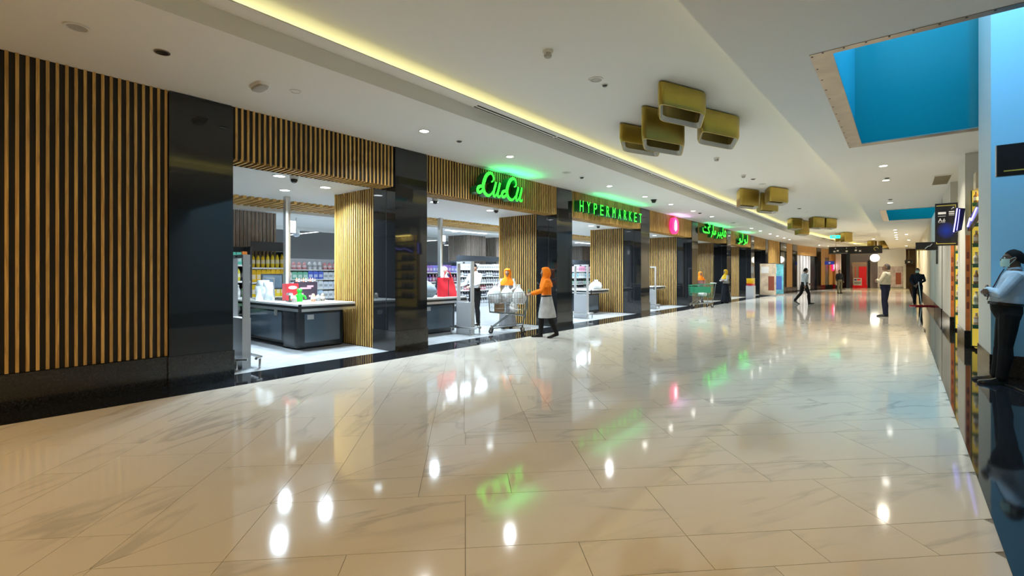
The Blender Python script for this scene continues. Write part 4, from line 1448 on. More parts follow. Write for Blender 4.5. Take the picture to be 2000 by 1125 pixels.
t = thing('snack_display', 'red snack display box behind the pole on the first counter', 'display box', (-9.75, 4.68, 0.8705))
MB().box(-9.85, -9.65, 4.56, 4.80, 0.8706, 1.22).build('carton', 'red_pack', t)
MB().loft(oval(-9.649, 4.68, 1.14, 0.09, 0.035)).build('oval_badge', 'paper_white', t)
MB().loft(oval(-9.649, 4.66, 0.95, 0.06, 0.04)).build('face_print', 'bag_white', t)
t = thing('snack_display', 'tall dark printed display box at the right end of the first counter', 'display box', (-9.85, 5.05, 0.8705))
MB().box(-9.92, -9.78, 4.83, 5.28, 0.8706, 1.25).build('carton', 'dark_box', t)
for k, (a, z, s) in enumerate(((5.02, 1.10, 0.12), (5.12, 1.14, 0.07), (5.16, 0.93, 0.07), (4.92, 0.98, 0.05))):
    MB().box(-9.7795, -9.7775, a - s, a + s, z, z + 0.035).build('print', 'pink_print', t)
for k in range(9):
    product('bottle', [(0.7, 0.2, 0.1), (0.6, 0.6, 0.6), (0.15, 0.1, 0.1)][k % 3], -9.85, 4.86 + k * 0.05, 1.2505, 0.05, 0.09, 'bottle', 'tiny bottle standing on top of the dark display box', 'bottle', 'tiny bottles on the dark display box')
t = thing('toy_figure', 'bright green toy figure on the corner of the first counter', 'toy', (-9.25, 4.62, 0.8705))
MB().ell(-9.25, 4.62, [(0.8706, 0.07, 0.05), (0.92, 0.075, 0.06), (1.0, 0.06, 0.05), (1.05, 0.04, 0.035)], 12).build('body', 'toy_green', t, smooth=True)
MB().sphere((-9.25, 4.62, 1.09), 0.05).build('head', 'toy_green', t, smooth=True)
for s in (-1, 1):
    MB().tube([(-9.25, 4.62 + s * 0.04, 1.0), (-9.24, 4.62 + s * 0.11, 0.97), (-9.23, 4.62 + s * 0.12, 0.92)], 0.02, 8).build('arm', 'toy_green', t, smooth=True)
for k, c in enumerate(((0.7, 0.65, 0.6), (0.75, 0.4, 0.25), (0.6, 0.6, 0.6), (0.3, 0.25, 0.2))):
    product('bag', c, -9.05 - 0.02 * k, 4.42 if k < 1 else 4.70 + k * 0.11, 0.8706, 0.11, 0.13 + 0.03 * (k % 2), 'packet', ('pale', 'orange', 'grey', 'brown')[k] + ' snack packet lying beside the green toy', 'packet', 'snacks beside the green toy')
crumpled('shopping_bag', 'grey cloth shopping bag on the second checkout counter', 'bag', -8.62, 7.26, 0.8705, 0.22, 0.24, 0.42, 'bag_grey', 5)
t = thing('shopping_bag', 'bright red handbag on the second checkout counter', 'bag', (-8.55, 7.92, 0.8705))
rings = []
for k in range(8):
    f = k / 7
    rings.append([(-8.55 + (0.14 - 0.07 * f) * (1 + 0.1 * math.sin(3 * a + k)) * math.cos(a), 7.90 + 0.10 * (0.5 - f) * 0.8 + (0.30 - 0.06 * f) * math.copysign(abs(math.sin(a)) ** 0.6, math.sin(a)), 0.8706 + 0.46 * f) for a in [2 * math.pi * i / 20 for i in range(20)]])
MB().loft(rings).build('bag_body', 'bag_red', t, smooth=True)
MB().tube([(-8.47, 7.75, 1.32), (-8.47, 7.78, 1.46), (-8.47, 7.86, 1.50), (-8.47, 7.95, 1.44), (-8.47, 7.99, 1.32)], 0.012, 6).build('bag_handle', 'bag_red', t, smooth=True)
MB().box(-8.41, -8.40, 7.83, 7.845, 0.9, 1.28).build('seam', 'dark_box', t)
crumpled('shopping_bag', 'white plastic bag on the third checkout counter', 'bag', -8.45, 15.0, 0.8705, 0.2, 0.28, 0.30, 'bag_white', 9)

# anti-theft gates
mat('gate_grey', (0.55, 0.57, 0.60), 0.3, 0.3)


def gate(x, y, label):
    t = thing('security_gate', label, 'security gate', (x, y, 0), 'anti-theft gates in the openings')
    L = 0.24
    MB().box(x - L, x + L, y - 0.06, y + 0.06, 0.012, 0.76).build('cabinet', 'gate_grey', t)
    for s in (-1, 1):
        MB().box(x + s * L - 0.03 * (s + 1) / 2 - (0 if s > 0 else 0), x + s * L + 0.03 * (1 - s) / 2, y - 0.05, y + 0.05, 0.7605, 1.66).build('post', 'gate_grey', t)
    MB().box(x - L, x + L, y - 0.05, y + 0.05, 1.6605, 1.71).build('head_bar', 'gate_grey', t)
    MB().box(x - 0.03, x + 0.03, y - 0.056, y - 0.051, 1.672, 1.695).build('indicator', 'dark_plastic', t)
    for s in (-1, 1):
        bz = 0.17
        b = MB().tube([(x - 0.42, y + s * 0.06, bz), (x - 0.34, y + s * 0.17, bz), (x + 0.34, y + s * 0.17, bz), (x + 0.42, y + s * 0.06, bz)], 0.022, 8).build('bumper_rail', 'steel', t, smooth=True)
        for q in (-0.3, 0.3):
            MB().tube([(x + q, y + s * 0.165, 0.0), (x + q, y + s * 0.165, bz)], 0.018, 8).build('bumper_post', 'steel', b)
    MB().box(x - L - 0.02, x + L + 0.02, y - 0.09, y + 0.09, 0.0, 0.012).build('base_plate', 'steel', t)


gate(-7.82, 2.98, 'grey security gate half hidden behind the first black pillar')
gate(-7.95, 7.95, 'grey security gate in front of the red handbag')
gate(-7.94, 13.15, 'grey security gate under the capital letter sign')
gate(-7.94, 18.5, 'slim distant security gate under the pink logo')

# dome cameras under the store ceiling behind the headers
for (x, y, lab) in ((-7.75, 3.78, 'first opening'), (-7.75, 6.84, 'left end of the script sign opening'), (-7.75, 8.82, 'middle of the script sign opening'), (-7.75, 13.9, 'capital letter opening')):
    t = thing('dome_camera', 'white dome camera with dark lens, ' + lab, 'camera', (x, y, STC))
    MB().ell(x, y, [(STC - 0.09, 0.062, 0.062), (STC - 0.03, 0.075, 0.075), (STC - 0.001, 0.085, 0.085)], 18).build('housing', 'white_plastic', t, smooth=True)
    MB().ell(x, y, [(STC - 0.155, 0.012, 0.012), (STC - 0.145, 0.035, 0.035), (STC - 0.12, 0.052, 0.052), (STC - 0.0905, 0.056, 0.056)], 18).build('lens_dome', 'dark_plastic', t, smooth=True)
t = thing('hanging_camera', 'white camera on a drop stem above the white shelves', 'camera', (-13.8, 6.8, STC))
MB().tube([(-13.8, 6.8, 2.72), (-13.8, 6.8, STC - 0.001)], 0.025, 8).build('stem', 'white_plastic', t)
MB().ell(-13.8, 6.8, [(2.60, 0.11, 0.11), (2.68, 0.09, 0.09), (2.74, 0.03, 0.03)], 14).build('housing', 'white_plastic', t, smooth=True)
MB().ell(-13.8, 6.8, [(2.50, 0.03, 0.03), (2.53, 0.08, 0.08), (2.599, 0.1, 0.1)], 14).build('lens_dome', 'pale_blue_grey', t, smooth=True)
# ceiling air vents in the store
for (x, y, lab) in ((-9.9, 3.2, 'first opening'), (-9.9, 7.4, 'script sign opening')):
    t = thing('ceiling_vent', 'square supermarket ceiling vent seen in the ' + lab, 'vent', (x, y, STC))
    for k in range(3):
        s = 0.30 - 0.09 * k
        m = MB()
        for (a, b, c, d) in ((-s, s, -s, -s + 0.05), (-s, s, s - 0.05, s), (-s, -s + 0.05, -s, s), (s - 0.05, s, -s, s)):
            m.box(x + a, x + b, y + c, y + d, STC - 0.03 + 0.006 * k, STC - 0.001)
        m.build('vane', 'grille_grey' if k % 2 else 'white_plastic', t)

# trolleys
mat('trolley_green', (0.02, 0.22, 0.11), 0.4)
mat('trolley_wire', (0.22, 0.25, 0.25), 0.3, 0.8)
mat('rubber', (0.03, 0.03, 0.03), 0.6)


def trolley(x, y, ang, label, green=False):
    """long axis along local +X (front), handle at -X"""
    t = thing('shopping_trolley', label, 'trolley', (x, y, 0), None, ang)
    ORG[t.name] = (0, 0, 0)
    wm = 'trolley_green' if green else 'trolley_wire'
    Lf, Lb, W = 0.46, -0.42, 0.27
    top = lambda s: 0.93 + 0.06 * (Lf - s) / 0.88
    bot = lambda s: 0.42 + 0.08 * (s - Lb) / 0.88
    wd = lambda s: W * (1 - 0.18 * (s - Lb) / 0.88)
    m = MB()
    for k in range(15):
        s = Lb + (Lf - Lb) * k / 14
        m.tube([(s, -wd(s), top(s)), (s * 0.94, -wd(s) * 0.86, bot(s)), (s * 0.94, wd(s) * 0.86, bot(s)), (s, wd(s), top(s))], 0.0035, 4)
    for j in range(5):
        f = j / 4
        P = []
        for (s, q) in ((Lb, -1), (Lf, -1), (Lf, 1), (Lb, 1)):
            P.append((s * (1 - 0.06 * (1 - f)), q * wd(s) * (0.86 + 0.14 * f), bot(s) + (top(s) - bot(s)) * f))
        m.tube(P + [P[0]], 0.0045 if j < 4 else 0.009, 5)
    for j in range(9):
        q = -0.9 + 1.8 * j / 8
        m.tube([(Lb * 0.94, q * wd(Lb) * 0.86, bot(Lb)), (Lf * 0.94, q * wd(Lf) * 0.86, bot(Lf)), (Lf, q * wd(Lf), top(Lf))], 0.0035, 4)
    m.build('wire_basket', wm, t)
    if green:
        mm = MB()
        for sgn in (-1, 1):
            mm.box(-0.30, 0.36, sgn * 0.262 - 0.004, sgn * 0.262 + 0.004, 0.62, 0.86)
        mm.build('basket_panel', 'trolley_green', t)
    m = MB()
    for sgn in (-1, 1):
        m.tube([(0.40, sgn * 0.20, 0.12), (-0.36, sgn * 0.25, 0.20), (-0.44, sgn * 0.26, 0.55), (-0.50, sgn * 0.26, 1.0)], 0.013, 6)
        m.tube([(0.38, sgn * 0.19, 0.13), (0.0, sgn * 0.22, 0.42)], 0.011, 6)
    m.tube([(0.40, -0.20, 0.12), (0.40, 0.20, 0.12)], 0.012, 6)
    m.tube([(-0.36, -0.25, 0.20), (-0.36, 0.25, 0.20)], 0.012, 6)
    m.build('chassis', 'trolley_wire', t)
    MB().tube([(-0.52, -0.28, 1.02), (-0.52, 0.28, 1.02)], 0.018, 8).build('handle_bar', 'trolley_green' if not green else 'white_plastic', t)
    for (a, b) in ((0.40, -0.20), (0.40, 0.20), (-0.36, -0.25), (-0.36, 0.25)):
        wh = MB().tube([(a, b - 0.016, 0.055), (a, b + 0.016, 0.055)], 0.055, 12).build('wheel', 'rubber', t)
        f = MB().box(a - 0.02, a + 0.02, b - 0.024, b - 0.019, 0.05, 0.14)
        f.box(a - 0.02, a + 0.02, b + 0.019, b + 0.024, 0.05, 0.14)
        f.box(a - 0.02, a + 0.02, b - 0.024, b + 0.024, 0.14, 0.15)
        f.build('caster_fork', 'steel', t)
    return t


TA = math.radians(180 + 39.4)
trolley(-7.38, 8.82, TA, 'full wire shopping trolley loaded with white carrier bags')


def tpos(a, b):
    return (-7.38 + a * math.cos(TA) - b * math.sin(TA), 8.82 + a * math.sin(TA) + b * math.cos(TA))


for k, (a, b, z, rx, h, lab, sd) in enumerate(((0.30, 0.05, 0.72, 0.17, 0.42, 'big white carrier bag heaped at the front of the full trolley', 21), (0.02, -0.02, 0.74, 0.16, 0.36, 'white carrier bag heaped in the middle of the full trolley', 22),
                                              (-0.26, 0.02, 0.70, 0.15, 0.42, 'white carrier bag heaped near the handle of the full trolley', 23), (-0.12, 0.12, 0.50, 0.12, 0.24, 'pale carrier bag low inside the full trolley near its handle', 24))):
    x, y = tpos(a, b)
    crumpled('carrier_bag', lab, 'bag', x, y, z, rx, rx * 0.9, h, 'bag_white', sd, group='bags in the full trolley')
for (a, b, lx, ly, z, h, mt, lab) in ((0.20, -0.05, 0.24, 0.22, 0.505, 0.20, 'brown_carton', 'brown carton low in the full trolley'), (-0.06, -0.07, 0.20, 0.2, 0.49, 0.16, 'pale_blue_grey', 'blue carton low in the middle of the full trolley')):
    x, y = tpos(a, b)
    t = thing('carton', lab, 'carton', (x, y, z))
    q = []
    for (u, v) in ((-lx / 2, -ly / 2), (lx / 2, -ly / 2), (lx / 2, ly / 2), (-lx / 2, ly / 2)):
        q.append((x + u * math.cos(TA) - v * math.sin(TA), y + u * math.sin(TA) + v * math.cos(TA)))
    MB().prism(q, z, z + h).build('box_body', mt, t)
    MB().prism([(x + (p[0] - x) * 0.96, y + (p[1] - y) * 0.18 + 0.0) for p in q], z + h, z + h + 0.003).build('tape', 'red_pack', t)
trolley(-6.62, 20.7, TA, 'green shopping trolley parked before the long Arabic sign', True)
x, y = -6.6, 20.75
crumpled('carrier_bag', 'small white bag lying in the green trolley', 'bag', x, y, 0.47, 0.17, 0.15, 0.22, 'bag_white', 31)
# waste bin, stacked baskets, standing banners
t = thing('basket_stack', 'yellow and red shopping baskets stacked on a grey stand by the last opening', 'basket stack', (-6.85, 30.2, 0))
MB().box(-7.05, -6.65, 29.95, 30.45, 0.0, 0.72).build('stand', 'gate_grey', t)
mat('basket_yellow', (0.75, 0.52, 0.02), 0.4)
for k in range(4):
    z = 0.7205 + 0.105 * k
    MB().ell(-6.85, 30.2, [(z, 0.17, 0.26), (z + 0.10, 0.21, 0.32)], 16, 4).build('basket', 'basket_yellow' if k else 'red_pack', t)
mat('banner_cream', (0.62, 0.50, 0.36), 0.6, var=0.35, vscale=2.2)
mat('banner_teal', (0.12, 0.42, 0.48), 0.6, var=0.7, vscale=1.6)
mat('banner_brown', (0.25, 0.06, 0.03), 0.6)
mat('banner_blue', (0.05, 0.12, 0.4), 0.6)
for (x, y, m1, m2, lab) in ((-6.62, 33.6, 'banner_cream', 'banner_brown', 'cream and brown standing banner by the last black pillar'), (-6.55, 35.6, 'banner_teal', 'banner_blue', 'teal and blue standing banner right of the cream one')):
    t = thing('roll_up_banner', lab, 'banner', (x, y, 0))
    MB().box(x - 0.5, x + 0.5, y - 0.06, y + 0.10, 0.0, 0.07).build('base', 'steel', t)
    MB().box(x - 0.46, x + 0.46, y - 0.006, y, 0.07, 2.05).build('print_sheet', m1, t)
    MB().box(x + 0.02, x + 0.36, y - 0.009, y - 0.0065, 0.35, 1.25).build('printed_figure', m2, t)
    MB().box(x - 0.40, x + 0.05, y - 0.009, y - 0.0065, 1.45, 1.85).build('printed_block', 'white_plastic', t)
    MB().tube([(x, y + 0.03, 0.07), (x, y + 0.03, 2.04)], 0.012, 6).build('pole', 'steel', t)
    MB().box(x - 0.47, x + 0.47, y - 0.012, y + 0.01, 2.05, 2.075).build('top_rail', 'steel', t)
# ================================================================ RIGHT-HAND SIDE
mat('column_white', (0.62, 0.62, 0.58), 0.55)
mat('column_cream', (0.62, 0.56, 0.42), 0.55)  # cream base colour of the far right wall
mat('orange_banner', (0.68, 0.20, 0.05), 0.5, var=0.22, vscale=5)
mat('column_blue_lit', (0.30, 0.56, 0.72), 0.4)  # column face with blue light put into its colour
mat('shelf_glow', (0.8, 0.6, 0.05), 0.5, emit=(1.0, 0.72, 0.10), es=0.45)
mat('green_glass', (0.03, 0.12, 0.08), 0.1)
mat('neon_blue', (0.05, 0.06, 0.5), 0.4, emit=(0.30, 0.28, 1.0), es=3.5)
mat('sign_navy', (0.012, 0.012, 0.07), 0.2)
mat('sign_black', (0.012, 0.011, 0.012), 0.25)
mat('sign_dark_blue', (0.005, 0.03, 0.30), 0.3)  # plain dark blue of small sign faces and print
gm, gnt, gb = nodes_of('sign_blue_gradient')
gtc = gnt.nodes.new('ShaderNodeTexCoord')
gmp = gnt.nodes.new('ShaderNodeMapping')
gmp.inputs['Scale'].default_value = (1, 0, 1)
gmp.inputs['Location'].default_value = (-0.5, 0, -0.5)
gl_ = gnt.nodes.new('ShaderNodeVectorMath')
gl_.operation = 'LENGTH'
grp = gnt.nodes.new('ShaderNodeValToRGB')
grp.color_ramp.elements[0].color = (0.004, 0.03, 0.36, 1)
grp.color_ramp.elements[1].color = (0.012, 0.011, 0.014, 1)
grp.color_ramp.elements[1].position = 0.5
gnt.links.new(gtc.outputs['Generated'], gmp.inputs[0])
gnt.links.new(gmp.outputs[0], gl_.inputs[0])
gnt.links.new(gl_.outputs['Value'], grp.inputs[0])
gnt.links.new(grp.outputs[0], gb.inputs['Base Color'])
gb.inputs['Roughness'].default_value = 0.25
MATS['sign_blue_gradient'] = gm
XR = 0.92
COLS = [(9.14, 10.50, 7.6, 'nearest white column beside the guard, blue on its near face'), (12.60, 14.15, CEIL, 'second white column, carrying the black hanging sign'), (16.33, 19.37, CEIL, 'third white column of the right-hand row'),
        (19.9, 23.65, CEIL, 'fourth column of the right-hand row, bluish'), (23.9, 27.8, CEIL, 'fifth and farthest column of the right-hand row')]
for i, (a, b, h, lab) in enumerate(COLS):
    t = thing('square_column', lab, 'column', (XR + 0.5, (a + b) / 2, 0), 'columns between the right-hand shops')
    xb = 5.78 if i == 0 else 2.4
    MB().box(XR, xb, a, b, 0.33, h - 0.002).build('shaft', 'column_white', t)
    MB().box(XR - 0.012, xb, a - 0.012, b + 0.012, 0.001, 0.329).build('plinth', 'granite_base', t)
    if i == 0:
        MB().box(XR + 0.002, xb, a - 0.010, a - 0.0005, 0.331, h - 0.01).build('blue_light_tint', 'column_blue_lit', t)  # blue light falling on the near face, painted as a tinted sheet
    if i in (1, 2):
        MB().box(XR + 0.008, XR + 0.068, a - 0.022, a - 0.002, 0.34, 2.16).build('orange_banner', 'orange_banner', t)
        for k in range(5):
            MB().box(XR + 0.018, XR + 0.058, a - 0.025, a - 0.0225, 0.75 + k * 0.24, 0.88 + k * 0.24).build('banner_print', 'banner_brown', t)
# far right wall run with dark plinth
t = struct(MB().box(XR, 3, 27.9, 62, 0.33, CEIL).build('wall_right', 'column_cream'))
struct(MB().box(XR - 0.012, 3, 27.9, 62, 0.001, 0.329).build('baseboard_right', 'granite_base'))
# lit yellow display shelves standing against the near faces of two columns
for (yb, lab, x1) in ((12.57, 'nearer', 2.3), (16.30, 'farther', 2.3)):
    t = thing('display_cabinet', lab + ' yellow lit glass display shelves against a white column', 'cabinet', (1.6, yb - 0.2, 0))
    MB().box(1.012, x1, yb - 0.05, yb - 0.03, 0.06, 3.0).build('back_panel', 'shelf_glow', t)
    MB().box(1.03, x1, yb - 0.40, yb - 0.03, 0.0, 0.05).build('base', 'granite_base', t)
    MB().box(1.03, x1, yb - 0.40, yb - 0.03, 3.0, 3.3).build('fascia', 'column_cream', t)
    MB().box(0.992, 1.010, yb - 0.06, yb - 0.03, 0.05, 3.0).build('frame_post', 'green_glass', t)
    for k in range(7):
        z = 0.45 + k * 0.38
        MB().box(1.0, x1, yb - 0.24, yb - 0.051, z, z + 0.02).build('glass_shelf', 'green_glass', t)
        MB().box(1.0, x1, yb - 0.246, yb - 0.2405, z - 0.05, z + 0.02).build('shelf_edge', 'green_glass', t)
        for j in range(8):
            c = [(0.55, 0.35, 0.2), (0.7, 0.65, 0.5), (0.2, 0.1, 0.05), (0.75, 0.7, 0.6)][(j + k) % 4]
            product('bottle', c, 1.06 + 0.11 * j, yb - 0.16, z + 0.0205, 0.10, 0.22 + 0.02 * (k % 3), 'bottle', 'small bottle on a glass shelf of the ' + lab + ' yellow display', 'bottle', 'bottles in the ' + lab + ' display')
    area('cabinet_lamp', (1.6, yb - 0.3, 2.97), DOWN, 1.0, 0.1, 14, (1.0, 0.78, 0.2))
for (ya, yb) in ((10.52, 12.1), (14.17, 15.8)):
    struct(MB().box(2.35, 2.42, ya, yb + 0.5, 0.0, CEIL).build('wall_right', 'column_cream'))
# blue neon shop sign and slanted fascia at the second column
t = thing('neon_sign', 'blue neon lightbox projecting from the second white column', 'sign', (0.84, 12.5, 2.2))
q0 = [(0.70, 2.22), (0.78, 2.22), (0.86, 2.62), (0.90, 2.68), (0.78, 2.68)]
q0 = [(0.74, 2.20), (0.86, 2.26), (0.91, 2.66), (0.80, 2.68)]
MB().loft([[(a, 12.40, b) for a, b in q0], [(a, 12.56, b) for a, b in q0]]).build('lightbox', 'sign_navy', t)
MB().tube([(0.795, 12.39, 2.67), (0.77, 12.39, 2.42), (0.745, 12.39, 2.22)], 0.010, 6).build('neon_tube', 'neon_blue', t)
MB().tube([(0.83, 12.39, 2.65), (0.81, 12.39, 2.42), (0.79, 12.39, 2.25)], 0.006, 6).build('neon_tube', 'neon_blue', t)
t = thing('shop_awning', 'slanted navy awning with a blue light streak over the near display cabinet', 'awning', (1.0, 11.5, 2.5))
MB().loft([[(0.93, 10.53, 2.42), (0.985, 10.53, 2.42), (0.985, 10.53, 2.66), (0.93, 10.53, 2.60)], [(0.93, 12.28, 2.22), (0.985, 12.28, 2.22), (0.985, 12.28, 2.46), (0.93, 12.28, 2.40)]]).build('board', 'sign_navy', t)
MB().tube([(0.925, 10.8, 2.50), (0.925, 11.6, 2.36), (0.925, 11.8, 2.42), (0.925, 12.2, 2.30)], 0.012, 6).build('light_streak', 'neon_blue', t)

# hanging and projecting black signs
def quad_text(txt, parent, name, ox, oy, oz, wdt, hgt, mt, fwd=-0.002):
    """flat print on a sign that faces -Y (text runs along +X)"""
    me = text_mesh(txt, 1.0)
    xs = [v.co.x for v in me.vertices]
    ys = [v.co.y for v in me.vertices]
    for v in me.vertices:
        v.co = Vector(((v.co.x - min(xs)) / (max(xs) - min(xs)) * wdt, 0, (v.co.y - min(ys)) / (max(ys) - min(ys)) * hgt))
    me.materials.clear()
    me.materials.append(MATS[mt])
    me.name = name
    o = bpy.data.objects.new(name, me)
    COL.objects.link(o)
    put(o, (ox, oy + fwd, oz), parent)
    return o


t = thing('directory_sign', 'tall black directory sign with white icons and a blue glow on the second column', 'sign', (0.72, 14.12, 2.04))
SX0, SX1, SY, SZ0, SZ1 = 0.545, 0.915, 14.10, 2.04, 2.97
MB().box(SX0, SX1, SY, SY + 0.05, SZ0, SZ1).build('panel', 'sign_black', t)
m = MB()
m.loft([[(0.735 + 0.165 * math.cos(a), SY - 0.0005, 2.37 + 0.19 * math.sin(a)) for a in [2 * math.pi * i / 24 for i in range(24)]], [(0.735 + 0.165 * math.cos(a), SY - 0.0015, 2.37 + 0.19 * math.sin(a)) for a in [2 * math.pi * i / 24 for i in range(24)]]])
m.build('blue_print', 'sign_blue_gradient', t)
MB().box(SX0 + 0.02, SX1 - 0.03, SY - 0.003, SY - 0.0005, 2.91, 2.925).build('gold_rule', 'gold_line', t)
MB().box(SX1 - 0.042, SX1 - 0.03, SY - 0.003, SY - 0.0005, 2.86, 2.909).build('gold_rule', 'gold_line', t)
MB().box(SX0 + 0.02, SX1 - 0.03, SY - 0.003, SY - 0.0005, 2.075, 2.09).build('gold_rule', 'gold_line', t)
MB().box(SX0 + 0.02, SX0 + 0.032, SY - 0.003, SY - 0.0005, 2.091, 2.12).build('gold_rule', 'gold_line', t)
quad_text('A\u00e9', t, 'lettering', SX0 + 0.05, SY, 2.56, 0.12, 0.08, 'paper_white')
MB().box(SX0 + 0.05, SX0 + 0.165, SY - 0.002, SY - 0.0005, 2.545, 2.550).build('underline', 'paper_white', t)
MB().box(SX0 + 0.05, SX0 + 0.18, SY - 0.002, SY - 0.0005, 2.73, 2.78).build('icon', 'paper_white', t)
MB().box(SX0 + 0.05, SX0 + 0.175, SY - 0.002, SY - 0.0005, 2.685, 2.693).build('underline', 'paper_white', t)
MB().box(SX1 - 0.145, SX1 - 0.055, SY - 0.002, SY - 0.0005, 2.76, 2.79).build('icon', 'paper_white', t)
MB().box(SX1 - 0.145, SX1 - 0.055, SY - 0.002, SY - 0.0005, 2.72, 2.745).build('icon', 'paper_white', t)
MB().box(SX1 - 0.145, SX1 - 0.055, SY - 0.002, SY - 0.0005, 2.695, 2.703).build('underline', 'paper_white', t)
m = MB()
m.add([(SX1 - 0.11, SY - 0.002, 2.835), (SX1 - 0.10, SY - 0.002, 2.828), (SX1 - 0.065, SY - 0.002, 2.862), (SX1 - 0.072, SY - 0.002, 2.870)], [(0, 1, 2, 3)])
m.add([(SX1 - 0.09, SY - 0.002, 2.875), (SX1 - 0.06, SY - 0.002, 2.845), (SX1 - 0.058, SY - 0.002, 2.878)], [(0, 1, 2)])
m.build('arrow', 'paper_white', t)
MB().box(SX1 - 0.02, SX1 + 0.004, SY + 0.005, SY + 0.045, 2.3, 2.5).build('bracket', 'steel', t)
t = thing('hanging_sign', 'black sign panel with a gold line at the right edge before the blue wall', 'sign', (1.4, 8.4, 2.63))
MB().box(0.90, 2.3, 8.40, 8.46, 2.63, 3.02).build('panel', 'sign_black', t)
MB().box(0.893, 0.8995, 8.39, 8.47, 2.63, 3.02).build('edge_strip', 'steel', t)
MB().box(0.96, 2.2, 8.397, 8.3995, 2.685, 2.70).build('gold_rule', 'gold_line', t)
m = MB()
m.loft([[(1.27 + 0.05 * math.cos(a), 8.3995, 2.85 + 0.045 * math.sin(a)) for a in [2 * math.pi * i / 20 for i in range(20)]], [(1.27 + 0.05 * math.cos(a), 8.397, 2.85 + 0.045 * math.sin(a)) for a in [2 * math.pi * i / 20 for i in range(20)]]])
m.build('icon', 'paper_white', t)
for xx in (1.2, 2.0):
    MB().tube([(xx, 8.43, 3.02), (xx, 8.43, 5.0)], 0.008, 6).build('hanger_rod', 'steel', t)
# small sign further along the right wall
t = thing('projecting_sign', 'small black sign with a bluish icon projecting from the right wall far away', 'sign', (0.55, 22.0, 2.2))
MB().box(0.33, 0.91, 21.6, 21.65, 2.22, 2.50).build('panel', 'sign_black', t)
MB().tube([(0.58, 21.594, 2.28), (0.66, 21.594, 2.36), (0.70, 21.594, 2.36), (0.76, 21.594, 2.44)], 0.012, 5).build('icon', 'pale_blue_grey', t)
MB().box(0.35, 0.60, 21.597, 21.5995, 2.235, 2.245).build('gold_rule', 'gold_line', t)
MB().box(0.86, 0.91, 21.6, 21.65, 1.75, 2.215).build('edge_post', 'dark_metal', t)
# floor nosing and glass screen right of the guard
t = thing('floor_nosing', 'thin steel floor nosing bending round the raised black ledge by the guard', 'floor trim', (1.0, 8.5, 0))
MB().tube([(0.93, 9.1, 0.012), (0.99, 8.72, 0.012), (1.06, 8.55, 0.012), (1.30, 7.6, 0.012), (1.55, 6.4, 0.012)], 0.012, 6).build('steel_bar', 'bronze_steel', t)
MB().prism([(1.04, 8.9), (1.075, 8.55), (1.32, 7.6), (1.57, 6.4), (5.5, 6.4), (5.5, 8.9)], 0.001, 0.010).build('ledge', 'black_granite_floor', t)
t = thing('glass_balustrade', 'teal glass balustrade on a dark channel at the right edge', 'balustrade', (1.9, 7.5, 0.011))
mat('teal_glass', (0.02, 0.34, 0.42), 0.05, alpha=0.75, spec=0.6)
MB().prism([(1.34, 8.75), (1.42, 8.75), (2.12, 6.4), (2.04, 6.4)], 0.011, 0.09).build('channel', 'dark_metal', t)
MB().prism([(1.372, 8.75), (1.388, 8.75), (2.088, 6.4), (2.072, 6.4)], 0.0905, 1.0).build('glass_pane', 'teal_glass', t)
MB().prism([(1.355, 8.75), (1.405, 8.75), (2.105, 6.4), (2.055, 6.4)], 1.0005, 1.04).build('hand_rail', 'steel', t)

# ================================================================ FAR END OF THE MALL
t = thing('hanging_sign', 'wide black wayfinding sign hung across the far end of the mall', 'sign', (-2.4, 43, 2.9))
HY = 43.0
MB().box(-4.35, -1.15, HY, HY + 0.08, 2.88, 3.42).build('panel', 'sign_black', t)
for k, x in enumerate((-4.05, -3.85, -3.3, -2.75, -2.5)):
    MB().box(x, x + 0.13, HY - 0.004, HY - 0.0005, 3.02 + 0.05 * (k % 2), 3.13 + 0.05 * (k % 2)).build('icon', 'paper_white', t)
for k, x in enumerate((-3.95, -3.27, -2.7)):
    MB().box(x, x + 0.05, HY - 0.004, HY - 0.0005, 3.27, 3.33).build('arrow', 'paper_white', t)
MB().tube([(-1.5 + 0.12 * math.cos(a), HY - 0.012, 3.2 + 0.12 * math.sin(a)) for a in [2 * math.pi * i / 16 for i in range(13)]], 0.018, 5).build('gold_emblem', 'gold_line', t)
MB().box(-4.3, -3.2, HY - 0.004, HY - 0.0005, 2.92, 2.93).build('rule', 'paper_white', t)
for x in (-3.9, -1.6):
    MB().tube([(x, HY + 0.04, 3.42), (x, HY + 0.04, UPC)], 0.012, 6).build('hanger_rod', 'steel', t)
t = thing('exit_sign', 'small glowing green exit sign beside the single gold lamp box', 'exit sign', (-3.3, 36.5, 3.6))
mat('exit_green', (0, 0.5, 0.3), 0.4, emit=(0.02, 0.9, 0.55), es=2.0)
MB().box(-3.62, -3.08, 36.5, 36.55, 3.66, 3.86).build('panel', 'exit_green', t)
MB().tube([(-3.35, 36.52, 3.86), (-3.35, 36.52, UPC)], 0.01, 5).build('hanger_rod', 'steel', t)
MB().box(-3.52, -3.30, 36.496, 36.4995, 3.72, 3.80).build('running_mark', 'paper_white', t)
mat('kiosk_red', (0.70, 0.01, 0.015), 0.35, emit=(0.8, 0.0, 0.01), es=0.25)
t = thing('red_kiosk', 'bright red kiosk front at the far end of the mall', 'kiosk', (-3.0, 58.5, 0))
mat('kiosk_tan', (0.50, 0.36, 0.26), 0.5)
MB().box(-3.92, -2.75, 58.5, 59.2, 0, 0.3).build('base', 'kiosk_red', t)
MB().box(-3.40, -2.79, 58.45, 58.49, 0.05, 2.1).build('red_panel', 'kiosk_red', t)
MB().box(-3.92, -3.41, 58.52, 58.56, 0.31, 2.1).build('glass_front', 'kiosk_tan', t)
MB().box(-3.95, -2.75, 58.5, 58.6, 2.11, 2.55).build('header', 'kiosk_tan', t)
